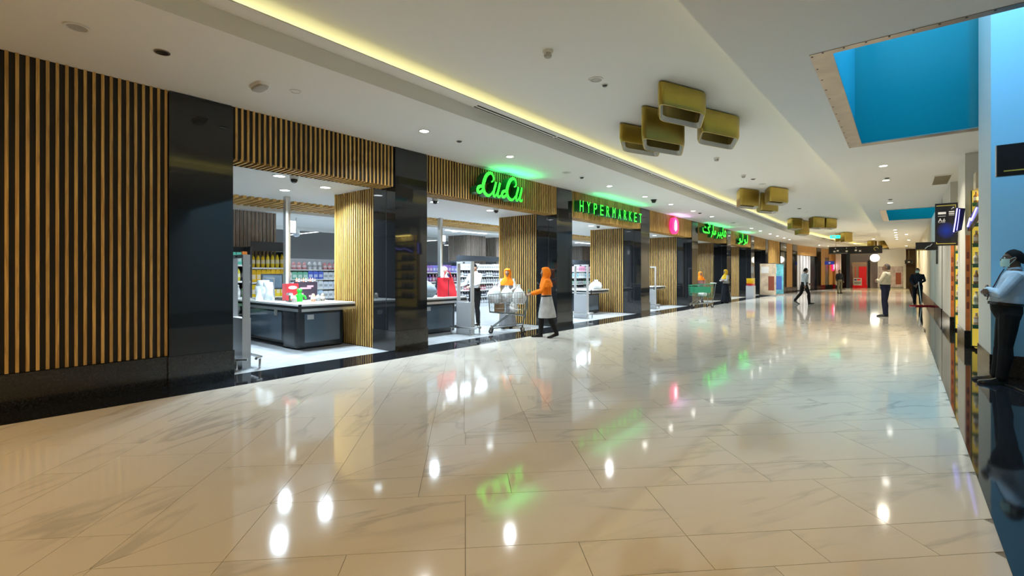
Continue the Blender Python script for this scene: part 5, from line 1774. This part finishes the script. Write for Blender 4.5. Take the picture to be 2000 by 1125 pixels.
MB().box(-2.69, -2.50, 58.3, 58.6, 0, 2.7).build('dark_post', 'far_door_dark', t)
MB().box(-3.70, -3.66, 58.47, 58.51, 0.31, 2.1).build('mullion', 'kiosk_red', t)
t = thing('notice_board', 'white notice board with red and blue print before the red kiosk', 'sign', (-3.4, 57.8, 0))
MB().box(-3.80, -3.14, 57.8, 57.86, 0.25, 0.97).build('board', 'paper_white', t)
MB().box(-3.50, -3.22, 57.795, 57.7995, 0.74, 0.88).build('red_print', 'kiosk_red', t)
MB().box(-3.74, -3.55, 57.795, 57.7995, 0.74, 0.86).build('blue_print', 'sign_dark_blue', t)
MB().box(-3.74, -3.2, 57.795, 57.7995, 0.40, 0.62).build('grey_print', 'grille_grey', t)
for x in (-3.74, -3.2):
    MB().box(x - 0.03, x + 0.03, 57.8, 57.85, 0, 0.249).build('leg', 'kiosk_red', t)
t = thing('globe_lamp', 'glowing white globe lamp on the far white wall', 'lamp', (-2.05, 56, 2.9))
mat('globe_glow', (1, 1, 1), 0.4, emit=(1.0, 0.95, 0.8), es=6)
MB().sphere((-2.05, 56.0, 2.88), 0.36, 16, 10).build('globe', 'globe_glow', t, smooth=True)
MB().tube([(-2.05, 56, 3.22), (-2.05, 56, UPC - 0.002)], 0.02, 6).build('stem', 'steel', t)
t = thing('wall_poster', 'large greyish poster with a brown figure low on the far white wall', 'poster', (-1.0, 57.95, 0.4))
mat('poster_grey', (0.42, 0.36, 0.38), 0.5, var=0.3, vscale=3)
MB().box(-1.85, 0.0, 57.93, 57.98, 0.15, 2.1).build('sheet', 'poster_grey', t)
MB().prism([(-0.55, 57.925), (-0.15, 57.925), (-0.15, 57.929), (-0.55, 57.929)], 0.4, 1.5).build('printed_figure', 'banner_brown', t)
MB().box(-1.87, 0.02, 57.92, 57.985, 0.10, 0.149).build('frame', 'steel', t)
for (x, y, w_, lab) in ((0.35, 50.0, 0.5, 'small black sign on the far yellow wall'), (-5.0, 50.0, 0.7, 'small dark blue sign near the far pink logo')):
    t = thing('projecting_sign', lab, 'sign', (x, y, 2.3))
    MB().box(x - w_ / 2, x + w_ / 2, y, y + 0.06, 2.2, 2.5).build('panel', 'sign_black' if x > 0 else 'sign_dark_blue', t)
    MB().tube([(x, y + 0.03, 2.5), (x, y + 0.03, CEIL if x > -1 else UPC)], 0.01, 5).build('hanger_rod', 'steel', t)
    MB().box(x - 0.06, x + 0.08, y - 0.004, y - 0.0005, 2.31, 2.39).build('icon', 'paper_white', t)
t = thing('far_pillar', 'pale square pillar left of the red kiosk', 'pillar', (-5.0, 55, 0))
MB().box(-5.0, -4.6, 55.0, 55.4, 0.3, CEIL - 0.002).build('shaft', 'white_wall', t)
MB().box(-5.02, -4.58, 54.98, 55.42, 0.001, 0.299).build('plinth', 'granite_base', t)
t = thing('dark_totem', 'tall slim dark totem between the far pillar and the red kiosk', 'totem', (-4.6, 52, 0))
MB().box(-3.94, -3.67, 52.0, 52.2, 0.1, 3.3).build('panel', 'far_door_dark', t)
MB().box(-3.99, -3.62, 51.97, 52.23, 0.001, 0.099).build('foot', 'steel', t)
# ================================================================ PEOPLE
def remesh(mb, voxel, smooth=4):
    """fuse overlapping closed shapes into one continuous skin"""
    me = bpy.data.meshes.new('tmp')
    me.from_pydata(mb.v, [], mb.f)
    bm = bmesh.new()
    bm.from_mesh(me)
    bmesh.ops.recalc_face_normals(bm, faces=bm.faces)
    bm.to_mesh(me)
    bm.free()
    o = bpy.data.objects.new('tmp', me)
    COL.objects.link(o)
    r = o.modifiers.new('r', 'REMESH')
    r.mode = 'VOXEL'
    r.voxel_size = voxel
    r.use_smooth_shade = True
    s = o.modifiers.new('s', 'SMOOTH')
    s.iterations = smooth
    s.factor = 0.5
    dg = bpy.context.evaluated_depsgraph_get()
    out = bpy.data.meshes.new_from_object(o.evaluated_get(dg))
    bpy.data.objects.remove(o)
    bpy.data.meshes.remove(me)
    return out


def limb(m, pts, rad, n=10):
    """rounded tapered tube"""
    P = [Vector(p) for p in pts]
    a = (P[0] - P[1]).normalized()
    b = (P[-1] - P[-2]).normalized()
    pts2 = [P[0] + a * rad[0] * 0.9, P[0] + a * rad[0] * 0.55] + P + [P[-1] + b * rad[-1] * 0.55, P[-1] + b * rad[-1] * 0.9]
    m.tube(pts2, [rad[0] * 0.3, rad[0] * 0.8] + list(rad) + [rad[-1] * 0.8, rad[-1] * 0.3], n)


def hand(m, w_, d, nrm, thumb_side, curl=0.6):
    """palm with four fingers of unequal length and a thumb leaving the side"""
    w_, d, nrm = Vector(w_), Vector(d).normalized(), Vector(nrm)
    nrm = (nrm - d * nrm.dot(d)).normalized()
    sd = d.cross(nrm).normalized() * thumb_side
    c = w_ + d * 0.05
    rings = []
    for (t, wx, th) in ((-0.055, 0.024, 0.016), (-0.03, 0.034, 0.017), (0.01, 0.042, 0.016), (0.04, 0.042, 0.013), (0.05, 0.036, 0.009)):
        rings.append([c + d * t + sd * wx * math.cos(a) + nrm * th * math.sin(a) for a in [2 * math.pi * i / 12 for i in range(12)]])
    m.loft(rings)
    for k, (off, L) in enumerate(((0.031, 0.072), (0.011, 0.082), (-0.010, 0.076), (-0.030, 0.060))):
        b = c + d * 0.045 + sd * off
        p = [b - d * 0.015, b]
        ang = 0.0
        for seg in (0.45, 0.32, 0.23):
            ang += curl * (0.9 if seg == 0.45 else 0.75)
            p.append(p[-1] + (d * math.cos(ang) + nrm * math.sin(ang)) * L * seg)
        limb(m, p, [0.0095, 0.0095, 0.009, 0.0082, 0.007], 8)
    b = c - d * 0.025 + sd * 0.032
    limb(m, [b, b + sd * 0.025 + d * 0.025 + nrm * 0.008, b + sd * 0.030 + d * 0.055 + nrm * 0.02, b + sd * 0.024 + d * 0.075 + nrm * 0.032], [0.012, 0.011, 0.0095, 0.0075], 8)


SKIN = {'dark': (0.10, 0.045, 0.025), 'brown': (0.25, 0.13, 0.075), 'light': (0.45, 0.28, 0.19)}
for k, c in SKIN.items():
    mat('skin_' + k, c, 0.5, var=0.08, vscale=30)
mat('hair_black', (0.006, 0.005, 0.005), 0.7, spec=0.15)
mat('hair_grey', (0.05, 0.045, 0.045), 0.7)
mat('eye_white', (0.7, 0.7, 0.68), 0.2)
mat('eye_dark', (0.01, 0.008, 0.006), 0.15)
mat('shoe_black', (0.010, 0.010, 0.011), 0.25)
mat('mask_green', (0.50, 0.66, 0.60), 0.6)
mat('lip', (0.16, 0.06, 0.05), 0.5)


def cloth_mat(name, c):
    return mat(name, c, 0.8, var=0.12, vscale=9, bump=0.6, spec=0.15)


HZ = 1.610      # centre of the head for a 1.72 m figure


def head_shape(m, T):
    n, mm = 22, 16
    rings = []
    for k in range(1, mm):
        t = math.pi * k / mm
        z = -math.cos(t)
        r = []
        for i in range(n):
            a = 2 * math.pi * i / n
            x, y = math.sin(t) * math.sin(a), math.sin(t) * math.cos(a)
            px, py, pz = x * 0.074, y * 0.095, z * 0.116
            if z < 0:
                f = -z
                px *= 1 - 0.30 * f ** 1.3
                if y > 0:
                    py *= 1 + 0.06 * f
                else:
                    py *= 1 - 0.42 * f
            elif y < 0:
                py *= 1.05
            if 0.05 < z < 0.25 and y > 0.7 and abs(x) < 0.6:
                py -= 0.004
            r.append(T(px, py, pz))
        rings.append(r)
    m.loft(rings)
    limb(m, [T(0, 0.088, 0.024), T(0, 0.103, -0.004), T(0, 0.108, -0.020)], [0.008, 0.012, 0.015], 8)
    for s in (-1, 1):
        limb(m, [T(s * 0.010, 0.096, -0.022), T(s * 0.017, 0.090, -0.022)], [0.010, 0.008], 8)
        limb(m, [T(s * 0.012, 0.090, 0.034), T(s * 0.045, 0.076, 0.036)], [0.010, 0.008], 8)
        limb(m, [T(s * 0.073, -0.006, 0.022), T(s * 0.080, -0.014, 0.005), T(s * 0.074, -0.004, -0.026)], [0.010, 0.013, 0.009], 8)
    limb(m, [T(-0.022, 0.086, -0.058), T(0, 0.095, -0.057), T(0.022, 0.086, -0.058)], [0.007, 0.010, 0.007], 8)
    limb(m, [T(-0.015, 0.080, -0.095), T(0.015, 0.080, -0.095)], [0.016, 0.016], 8)


def person(label, x, y, rotz, h=1.72, skin='brown', lean=0.0, top=None, bottom=None, pose=None, voxel=0.012, belly=0.0, hair='hair_black', headrot=(0, 0), mask=False, tie=None, hijab=None, dress=None, skirt=None, fem=False, lanyard=False, bald=False, apron=None, group=None, hairlen=0.0):
    t = thing('person', label, 'person', (x, y, 0), group, rotz)
    ORG[t.name] = (0, 0, 0)
    s_ = h / 1.72
    t.scale = (s_, s_, s_)
    cl, sl = math.cos(lean), math.sin(lean)

    def LB(p):      # lean the whole upper figure back about the ankles
        return Vector((p[0], p[1] * cl - p[2] * sl, p[1] * sl + p[2] * cl)) if lean else Vector(p)
    pz = dict(sho=0.185, el=[(-0.235, 0.0, 1.13), (0.235, 0.0, 1.13)], wr=[(-0.245, 0.08, 0.90), (0.245, 0.08, 0.90)], hn=[(0.2, 0.4, -1), (-0.2, 0.4, -1)], nr=[(1, 0, 0), (-1, 0, 0)],
              hip=0.095, kn=[(-0.10, 0.02, 0.49), (0.10, 0.02, 0.49)], an=[(-0.105, -0.02, 0.085), (0.105, -0.02, 0.085)], toe=[(-0.125, 0.15, 0.03), (0.125, 0.15, 0.03)], curl=0.45)
    if pose:
        pz.update(pose)
    yaw, pitch = headrot
    cy_, sy_, cp, sp_ = math.cos(yaw), math.sin(yaw), math.cos(pitch), math.sin(pitch)

    def T(a, b, c):
        b, c = b * cp - (c + 0.08) * sp_, b * sp_ + (c + 0.08) * cp - 0.08
        a, b = a * cy_ - b * sy_, a * sy_ + b * cy_
        return LB((a, b + 0.012, c + HZ))
    w_ = 0.88 if fem else 1.0
    tors = [(0.84, 0.150, 0.100, 0), (0.93, 0.165, 0.112 + belly * 0.5, belly * 0.4), (1.04, 0.150, 0.104 + belly * 0.8, belly * 0.7), (1.15, 0.148, 0.104 + belly * 0.6, belly * 0.6), (1.27, 0.162 * w_, 0.112 + belly * 0.2, 0.0), (1.36, 0.170 * w_, 0.108, -0.006), (1.42, 0.150 * w_, 0.088, -0.012), (1.46, 0.085, 0.070, -0.012), (1.50, 0.056, 0.058, -0.004), (1.56, 0.054, 0.058, 0.002)]

    def torso(m, grow, z0, z1, nn=20):
        rings = []
        for (z, rx, ry, oy) in tors:
            if z0 - 1e-6 <= z <= z1 + 1e-6:
                rings.append([LB(((rx + grow) * math.sin(a), oy + (ry + grow) * math.cos(a), z)) for a in [2 * math.pi * i / nn for i in range(nn)]])
        m.loft(rings)

    def arm(m, grow, upto=1.0):
        for k in (0, 1):
            sx = -1 if k == 0 else 1
            sh = LB((sx * pz['sho'] * w_, -0.01, 1.395))
            el, wr = LB(pz['el'][k]), LB(pz['wr'][k])
            mid = sh.lerp(el, 0.5)
            md2 = el.lerp(wr, 0.4)
            limb(m, [LB((sx * 0.09, -0.01, 1.38)), sh, mid, el, md2, el.lerp(wr, upto)], [0.058 + grow, 0.056 + grow, 0.047 + grow, 0.040 + grow, 0.040 + grow, 0.028 + grow])

    def leg(m, grow, upto=1.0):
        for k in (0, 1):
            sx = -1 if k == 0 else 1
            hp = LB((sx * pz['hip'], 0, 0.90))
            kn, an = LB(pz['kn'][k]), LB(pz['an'][k])
            cf = kn.lerp(an, 0.3) + Vector((0, -0.015, 0))
            limb(m, [hp, hp.lerp(kn, 0.45), kn, cf, kn.lerp(an, upto)], [0.088 + grow, 0.076 + grow, 0.054 + grow, 0.054 + grow, 0.036 + grow])
    m = MB()
    torso(m, 0.0, 0.84, 1.56)
    arm(m, 0.0)
    leg(m, 0.0)
    for k in (0, 1):
        an, to = LB(pz['an'][k]), Vector(pz['toe'][k])
        limb(m, [an, an.lerp(to, 0.5) + Vector((0, 0, -0.012)), an.lerp(to, 0.9) + Vector((0, 0, -0.008))], [0.032, 0.022, 0.012])
        wr = LB(pz['wr'][k])
        fd = (wr - LB(pz['el'][k])).normalized()
        hand(m, wr, Vector(pz['hn'][k]) if pz['hn'][k] else fd, pz['nr'][k], 1 if k == 0 else -1, pz['curl'])
    head_shape(m, T)
    me = remesh(m, voxel, 3)
    me.name = 'body'
    me.materials.append(MATS['skin_' + skin])
    body = bpy.data.objects.new('body', me)
    COL.objects.link(body)
    body.parent = t

    def child(mb, name, mt, parent=t, rem=None, sm=3):
        if rem:
            mesh = remesh(mb, rem, sm)
            mesh.materials.append(MATS[mt])
            mesh.name = name
            o = bpy.data.objects.new(name, mesh)
            COL.objects.link(o)
            o.parent = parent
        else:
            ORG[parent.name] = (0, 0, 0)
            o = mb.build(name, mt, None, smooth=True, recenter=False)
            o.parent = parent
        return o
    if not hijab or True:
        for s in (-1, 1):
            e = child(MB().sphere(T(s * 0.032, 0.079, 0.012), 0.0125, 10, 8), 'eye', 'eye_white')
            child(MB().sphere(T(s * 0.032, 0.0895, 0.012), 0.0055, 8, 6), 'pupil', 'eye_dark', e)
    for k in (0, 1):
        an, to = LB(pz['an'][k]), Vector(pz['toe'][k])
        dv = (to - Vector((an.x, an.y, to.z)))
        dv.z = 0
        dv.normalize()
        lz = min(an.z - 0.085, to.z - 0.03)
        heel = Vector((an.x, an.y, 0)) - dv * 0.055
        sd = Vector((dv.y, -dv.x, 0))
        rings = []
        for (f, wx, zt) in ((0.0, 0.026, 0.075), (0.03, 0.034, 0.088), (0.10, 0.038, 0.085), (0.16, 0.045, 0.062), (0.22, 0.047, 0.050), (0.265, 0.036, 0.040), (0.285, 0.016, 0.026)):
            zb = an.z - 0.085 + (to.z - 0.03 - (an.z - 0.085)) * min(1, f / 0.22)
            c = heel + dv * f
            rings.append([c + sd * wx + Vector((0, 0, zb)), c - sd * wx + Vector((0, 0, zb)), c - sd * wx * 0.98 + Vector((0, 0, zb + zt * 0.45)), c - sd * wx * 0.55 + Vector((0, 0, zb + zt)), c + sd * wx * 0.55 + Vector((0, 0, zb + zt)), c + sd * wx * 0.98 + Vector((0, 0, zb + zt * 0.45))])
        child(MB().loft(rings), 'shoe', 'shoe_black')
    if bottom:
        m = MB()
        leg(m, 0.016, 0.96)
        # wider cuffs
        for k in (0, 1):
            kn, an = LB(pz['kn'][k]), LB(pz['an'][k])
            limb(m, [kn.lerp(an, 0.1), kn.lerp(an, 0.6), kn.lerp(an, 0.99)], [0.070, 0.062, 0.060])
        torso(m, 0.014, 0.84, 1.04)
        child(m, 'trousers', bottom, t, voxel)
        bl = MB()
        rr = [r for r in tors if r[0] == 1.04][0]
        bl.loft([[LB(((rr[1] + 0.030) * math.sin(a), rr[3] + (rr[2] + 0.030) * math.cos(a), z)) for a in [2 * math.pi * i / 22 for i in range(22)]] for z in (1.015, 1.05)])
        child(bl, 'belt', 'shoe_black')
    if top:
        m = MB()
        torso(m, 0.020, 0.93 if not bottom else 1.04, 1.46)
        arm(m, 0.014, 0.93)
        sh = child(m, 'shirt', top, t, voxel)
        cz = MB()
        cz.loft([[LB((0.068 * math.sin(a), -0.004 + 0.072 * math.cos(a), 1.462 + 0.0 * math.cos(a))) for a in [2 * math.pi * i / 18 for i in range(18)]], [LB((0.064 * math.sin(a), -0.002 + 0.068 * math.cos(a), 1.505 - 0.014 * math.cos(a))) for a in [2 * math.pi * i / 18 for i in range(18)]]])
        child(cz, 'collar', top, sh)
    if tie:
        f = 0.022
        pts = [(0, 0.078, 1.478), (0, 0.100 + f * 0.4, 1.40), (0, 0.128 + f * 0.4 + belly * 0.2, 1.27), (0, 0.126 + belly * 1.25 + f * 0.4, 1.14), (0, 0.130 + belly * 1.55, 1.06)]
        m = MB()
        rings = []
        for (q, wx) in zip(pts, (0.018, 0.020, 0.030, 0.036, 0.010)):
            rings.append([LB((q[0] - wx, q[1] + 0.004, q[2])), LB((q[0] + wx, q[1] + 0.004, q[2])), LB((q[0] + wx, q[1] + 0.012, q[2])), LB((q[0] - wx, q[1] + 0.012, q[2]))])
        m.loft(rings)
        child(m, 'tie', tie)
    if dress or skirt:
        lv = [(0.05, 0.26, 0.24), (0.25, 0.245, 0.22), (0.55, 0.215, 0.18), (0.85, 0.19, 0.145), (1.02, 0.175, 0.130)] if dress else [(0.50, 0.25, 0.22), (0.62, 0.245, 0.21), (0.80, 0.215, 0.175), (0.95, 0.19, 0.145), (1.06, 0.172, 0.125)]
        m = MB()
        rings = []
        for j, (z, rx, ry) in enumerate(lv):
            rings.append([LB(((rx * (1 + 0.07 * math.sin(7 * a + j * 0.5) * (1.06 - z))) * math.sin(a), (ry * (1 + 0.07 * math.sin(7 * a + j * 0.5) * (1.06 - z))) * math.cos(a), z)) for a in [2 * math.pi * i / 36 for i in range(36)]])
        m.loft(rings)
        child(m, 'skirt', dress or skirt)
    if hijab:
        # scarf: shell round the head open at the face, falling over the shoulders
        n = 28
        rings = []
        for (z, rx, ry, oy, op) in ((0.135, 0.02, 0.03, -0.01, 0), (0.125, 0.06, 0.07, -0.012, 0), (0.085, 0.088, 0.100, -0.012, 0), (0.06, 0.094, 0.106, -0.016, 0.5), (0.0, 0.097, 0.110, -0.02, 0.85), (-0.06, 0.094, 0.108, -0.02, 0.75), (-0.105, 0.088, 0.100, -0.012, 0.2), (-0.14, 0.092, 0.098, 0.0, 0), (-0.20, 0.150, 0.118, -0.004, 0), (-0.27, 0.212, 0.142, -0.004, 0), (-0.36, 0.225, 0.155, 0.0, 0)):
            r = []
            for i in range(n):
                a = 2 * math.pi * i / n
                k = max(0.0, math.cos(a)) ** 3 * op
                g = (1.16 if z < 0.05 else 1.10) if 'orange' in hijab else 1.0
                r.append(T(rx * g * math.sin(a) * (1 + 0.03 * math.sin(5 * a + z * 30)), oy + ry * math.cos(a) * (1 - 0.28 * k) * (g if math.cos(a) < 0 else 1.0), z))
            rings.append(r)
        child(MB().loft(rings), 'headscarf', hijab)
    elif hair and not bald:
        n, mm = 26, 9
        rings = []
        for k in range(mm):
            f = k / (mm - 1)
            r = []
            for i in range(n):
                a = 2 * math.pi * i / n
                c = math.cos(a)
                zl = 0.070 if c > 0.55 else (-0.012 + 0.082 * max(0, c) / 0.55 if c > 0 else -0.012 - 0.055 * min(1, -c) - hairlen * min(1, -c * 1.5))
                z = 0.124 + (zl - 0.124) * f
                q = math.sqrt(max(0.0, 1 - (max(-0.4, z) / 0.125) ** 2)) if z > 0 else 1.0
                r.append(T(0.080 * q * math.sin(a), (0.101 if c > 0 else 0.108) * q * c - (0.006 if c > 0 else 0), z))
            rings.append(r)
        child(MB().loft(rings), 'hair', hair)
    if mask:
        rings = []
        for k in range(6):
            z = -0.100 + 0.100 * k / 5
            r = []
            for sgn in (1, 0):
                for i in range(11):
                    a = math.radians(-68 + 136 * (i if sgn else 10 - i) / 10)
                    b = 1.0 + (0.17 * math.cos(a) ** 4 * math.sin(math.pi * (k + 1.2) / 6.6))
                    g = 0.004 if sgn else 0.0
                    r.append(T((0.080 + g - 0.014 * (5 - k) / 5) * math.sin(a) * b, (0.100 + g - 0.004 * (5 - k) / 5) * math.cos(a) * b, z))
            rings.append(r)
        mk = child(MB().loft(rings), 'face_mask', 'mask_green')
        for s in (-1, 1):
            child(MB().tube([T(s * 0.068, 0.046, -0.015), T(s * 0.083, 0.0, 0.02), T(s * 0.086, -0.014, 0.0), T(s * 0.070, 0.04, -0.075)], 0.003, 5), 'ear_loop', 'mask_green', mk)
    return t


def facing(dx, dy):
    return math.atan2(-dx, dy)


cL, sL = math.cos(TH), math.sin(TH)
LEFT = facing(-cL, -sL)      # looks to the left of the photograph
RIGHT = facing(cL, sL)
BACKC = facing(-sL, cL)      # looks away from the viewer
TOCAM = facing(sL, -cL)
FOLD = dict(el=[(-0.265, 0.12, 1.15), (0.265, 0.12, 1.14)], wr=[(0.02, 0.215, 1.20), (-0.05, 0.255, 1.165)], hn=[(1, 0.05, 0.15), (-1, 0.0, 0.05)], nr=[(0, -1, 0.1), (0, -1, 0.1)], curl=0.35)
cloth_mat('shirt_pale_blue', (0.50, 0.56, 0.64))
cloth_mat('shirt_cream', (0.66, 0.60, 0.46))
cloth_mat('shirt_white', (0.72, 0.74, 0.76))
cloth_mat('trousers_black', (0.014, 0.013, 0.013))
cloth_mat('trousers_navy', (0.022, 0.025, 0.055))
cloth_mat('cloth_dark', (0.012, 0.014, 0.02))
cloth_mat('cloth_grey', (0.20, 0.20, 0.21))
cloth_mat('cloth_lightgrey', (0.42, 0.41, 0.40))
cloth_mat('scarf_orange', (0.85, 0.20, 0.01))
cloth_mat('scarf_yellow', (0.70, 0.42, 0.02))
cloth_mat('scarf_white', (0.72, 0.72, 0.72))
cloth_mat('cloth_pink', (0.70, 0.36, 0.40))
cloth_mat('cloth_khaki', (0.12, 0.11, 0.07))
cloth_mat('tie_dark', (0.035, 0.012, 0.018))

person('guard in pale blue shirt and face mask leaning with folded arms by the blue wall', 0.97, 8.80, facing(-1, 0.02), 1.73, 'dark', lean=0.085, top='shirt_pale_blue', bottom='trousers_black', belly=0.045, voxel=0.0075, mask=True, tie='tie_dark', headrot=(0.0, -0.05),
       pose=dict(FOLD, an=[(-0.10, 0.0, 0.085), (0.10, 0.03, 0.085)], toe=[(-0.13, 0.17, 0.03), (0.13, 0.20, 0.03)], kn=[(-0.105, 0.0, 0.49), (0.105, 0.02, 0.49)]))
person('man in cream shirt and navy trousers standing with folded arms in mid hall', -0.47, 20.1, facing(-1, 0.12), 1.74, 'brown', top='shirt_cream', bottom='trousers_navy', voxel=0.010, belly=0.02, hair='hair_grey', headrot=(0.12, 0.22), lean=0.02, pose=FOLD)
# cleaner with a floor mop
CP = dict(el=[(-0.26, 0.05, 1.14), (0.25, 0.06, 1.14)], wr=[(-0.05, 0.26, 1.02), (0.10, 0.24, 0.92)], hn=[(0.5, 0.5, -0.4), (-0.6, 0.5, -0.3)], nr=[(0.3, 0.3, -1), (-0.3, 0.3, -1)], curl=0.75, kn=[(-0.11, 0.08, 0.49), (0.11, -0.02, 0.48)], an=[(-0.12, 0.12, 0.085), (0.12, -0.14, 0.10)], toe=[(-0.13, 0.29, 0.03), (0.13, 0.02, 0.03)])
person('cleaner in dark uniform and face mask pushing a floor mop', 0.50, 28.2, facing(-0.1, -1), 1.66, 'brown', top='cloth_dark', bottom='cloth_dark', mask=True, pose=CP)
fx, fy = math.sin(-(TOCAM + 0.25)), math.cos(-(TOCAM + 0.25))
t = thing('floor_mop', 'wide red floor mop with a pale stick held by the cleaner', 'mop', (0.66, 27.3, 0))
MB().tube([(0.62, 27.55, 0.06), (0.53, 27.95, 1.05)], 0.014, 6).build('stick', 'white_plastic', t)
MB().prism([(0.62 - 0.55 * cL, 27.5 - 0.55 * sL), (0.62 + 0.55 * cL, 27.5 + 0.55 * sL), (0.62 + 0.55 * cL + 0.06, 27.5 + 0.55 * sL - 0.09), (0.62 - 0.55 * cL + 0.06, 27.5 - 0.55 * sL - 0.09)], 0.001, 0.05).build('mop_head', 'red_pack', t)
MB().box(0.58, 0.66, 27.48, 27.56, 0.0505, 0.075).build('clamp', 'steel', t)
WALK = dict(el=[(-0.25, 0.12, 1.15), (0.25, -0.14, 1.15)], wr=[(-0.22, 0.34, 1.02), (0.24, -0.10, 0.90)], hn=[(0, 0.8, -0.4), (0, 0.2, -1)], nr=[(1, 0, 0), (-1, 0, 0)], curl=0.5, kn=[(-0.10, -0.06, 0.50), (0.10, 0.20, 0.52)], an=[(-0.10, -0.30, 0.16), (0.10, 0.26, 0.09)], toe=[(-0.11, -0.17, 0.03), (0.11, 0.44, 0.05)])
person('walker in a pale shirt and dark trousers striding across mid hall', -3.63, 25.7, RIGHT, 1.68, 'brown', top='shirt_pale_blue', bottom='trousers_black', lean=-0.10, pose=WALK)
person('person in a dark top and khaki trousers far down the hall', -3.52, 41.2, TOCAM, 1.68, 'brown', top='cloth_dark', bottom='cloth_khaki', pose=None)
person('woman in a yellow headscarf and long black skirt by the second Arabic sign', -6.62, 24.3, LEFT + 0.2, 1.60, 'brown', fem=True, top='cloth_lightgrey', dress='cloth_dark', hijab='scarf_yellow', pose=dict(FOLD))
person('short shopper in an orange headscarf behind the green trolley', -7.75, 24.1, TOCAM, 1.50, 'brown', fem=True, top='cloth_pink', bottom='cloth_grey', hijab='scarf_orange')
PUSH = dict(el=[(-0.24, 0.12, 1.16), (0.24, 0.12, 1.16)], wr=[(-0.17, 0.37, 1.10), (0.17, 0.37, 1.10)], hn=[(0, 1, -0.1), (0, 1, -0.1)], nr=[(0, 0.1, -1), (0, 0.1, -1)], curl=0.8)
person('shopper in a bright orange headscarf standing behind the full trolley', -8.0, 9.55, TOCAM - 0.15, 1.54, 'brown', fem=True, top='cloth_lightgrey', dress='cloth_grey', hijab='scarf_orange', pose=PUSH)
person('walking woman in an orange headscarf, pale loose top and black trousers', -6.12, 8.72, LEFT, 1.55, 'brown', fem=True, top='scarf_orange', bottom='trousers_black', skirt='cloth_lightgrey', hijab='scarf_orange', lean=-0.04, pose=dict(PUSH, kn=[(-0.09, -0.04, 0.50), (0.09, 0.14, 0.52)], an=[(-0.09, -0.20, 0.14), (0.09, 0.18, 0.085)], toe=[(-0.10, -0.06, 0.03), (0.10, 0.36, 0.03)]))
person('cashier in a white shirt and dark tie seen through the security gate', -9.05, 9.42, LEFT + 0.9, 1.70, 'light', top='shirt_white', bottom='trousers_black', tie='tie_dark', headrot=(0, -0.35), pose=PUSH)
person('shopper in a white headscarf behind the grey bag on the second counter', -9.72, 8.9, TOCAM + 0.6, 1.60, 'light', fem=True, top='cloth_dark', dress='cloth_dark', hijab='scarf_white')
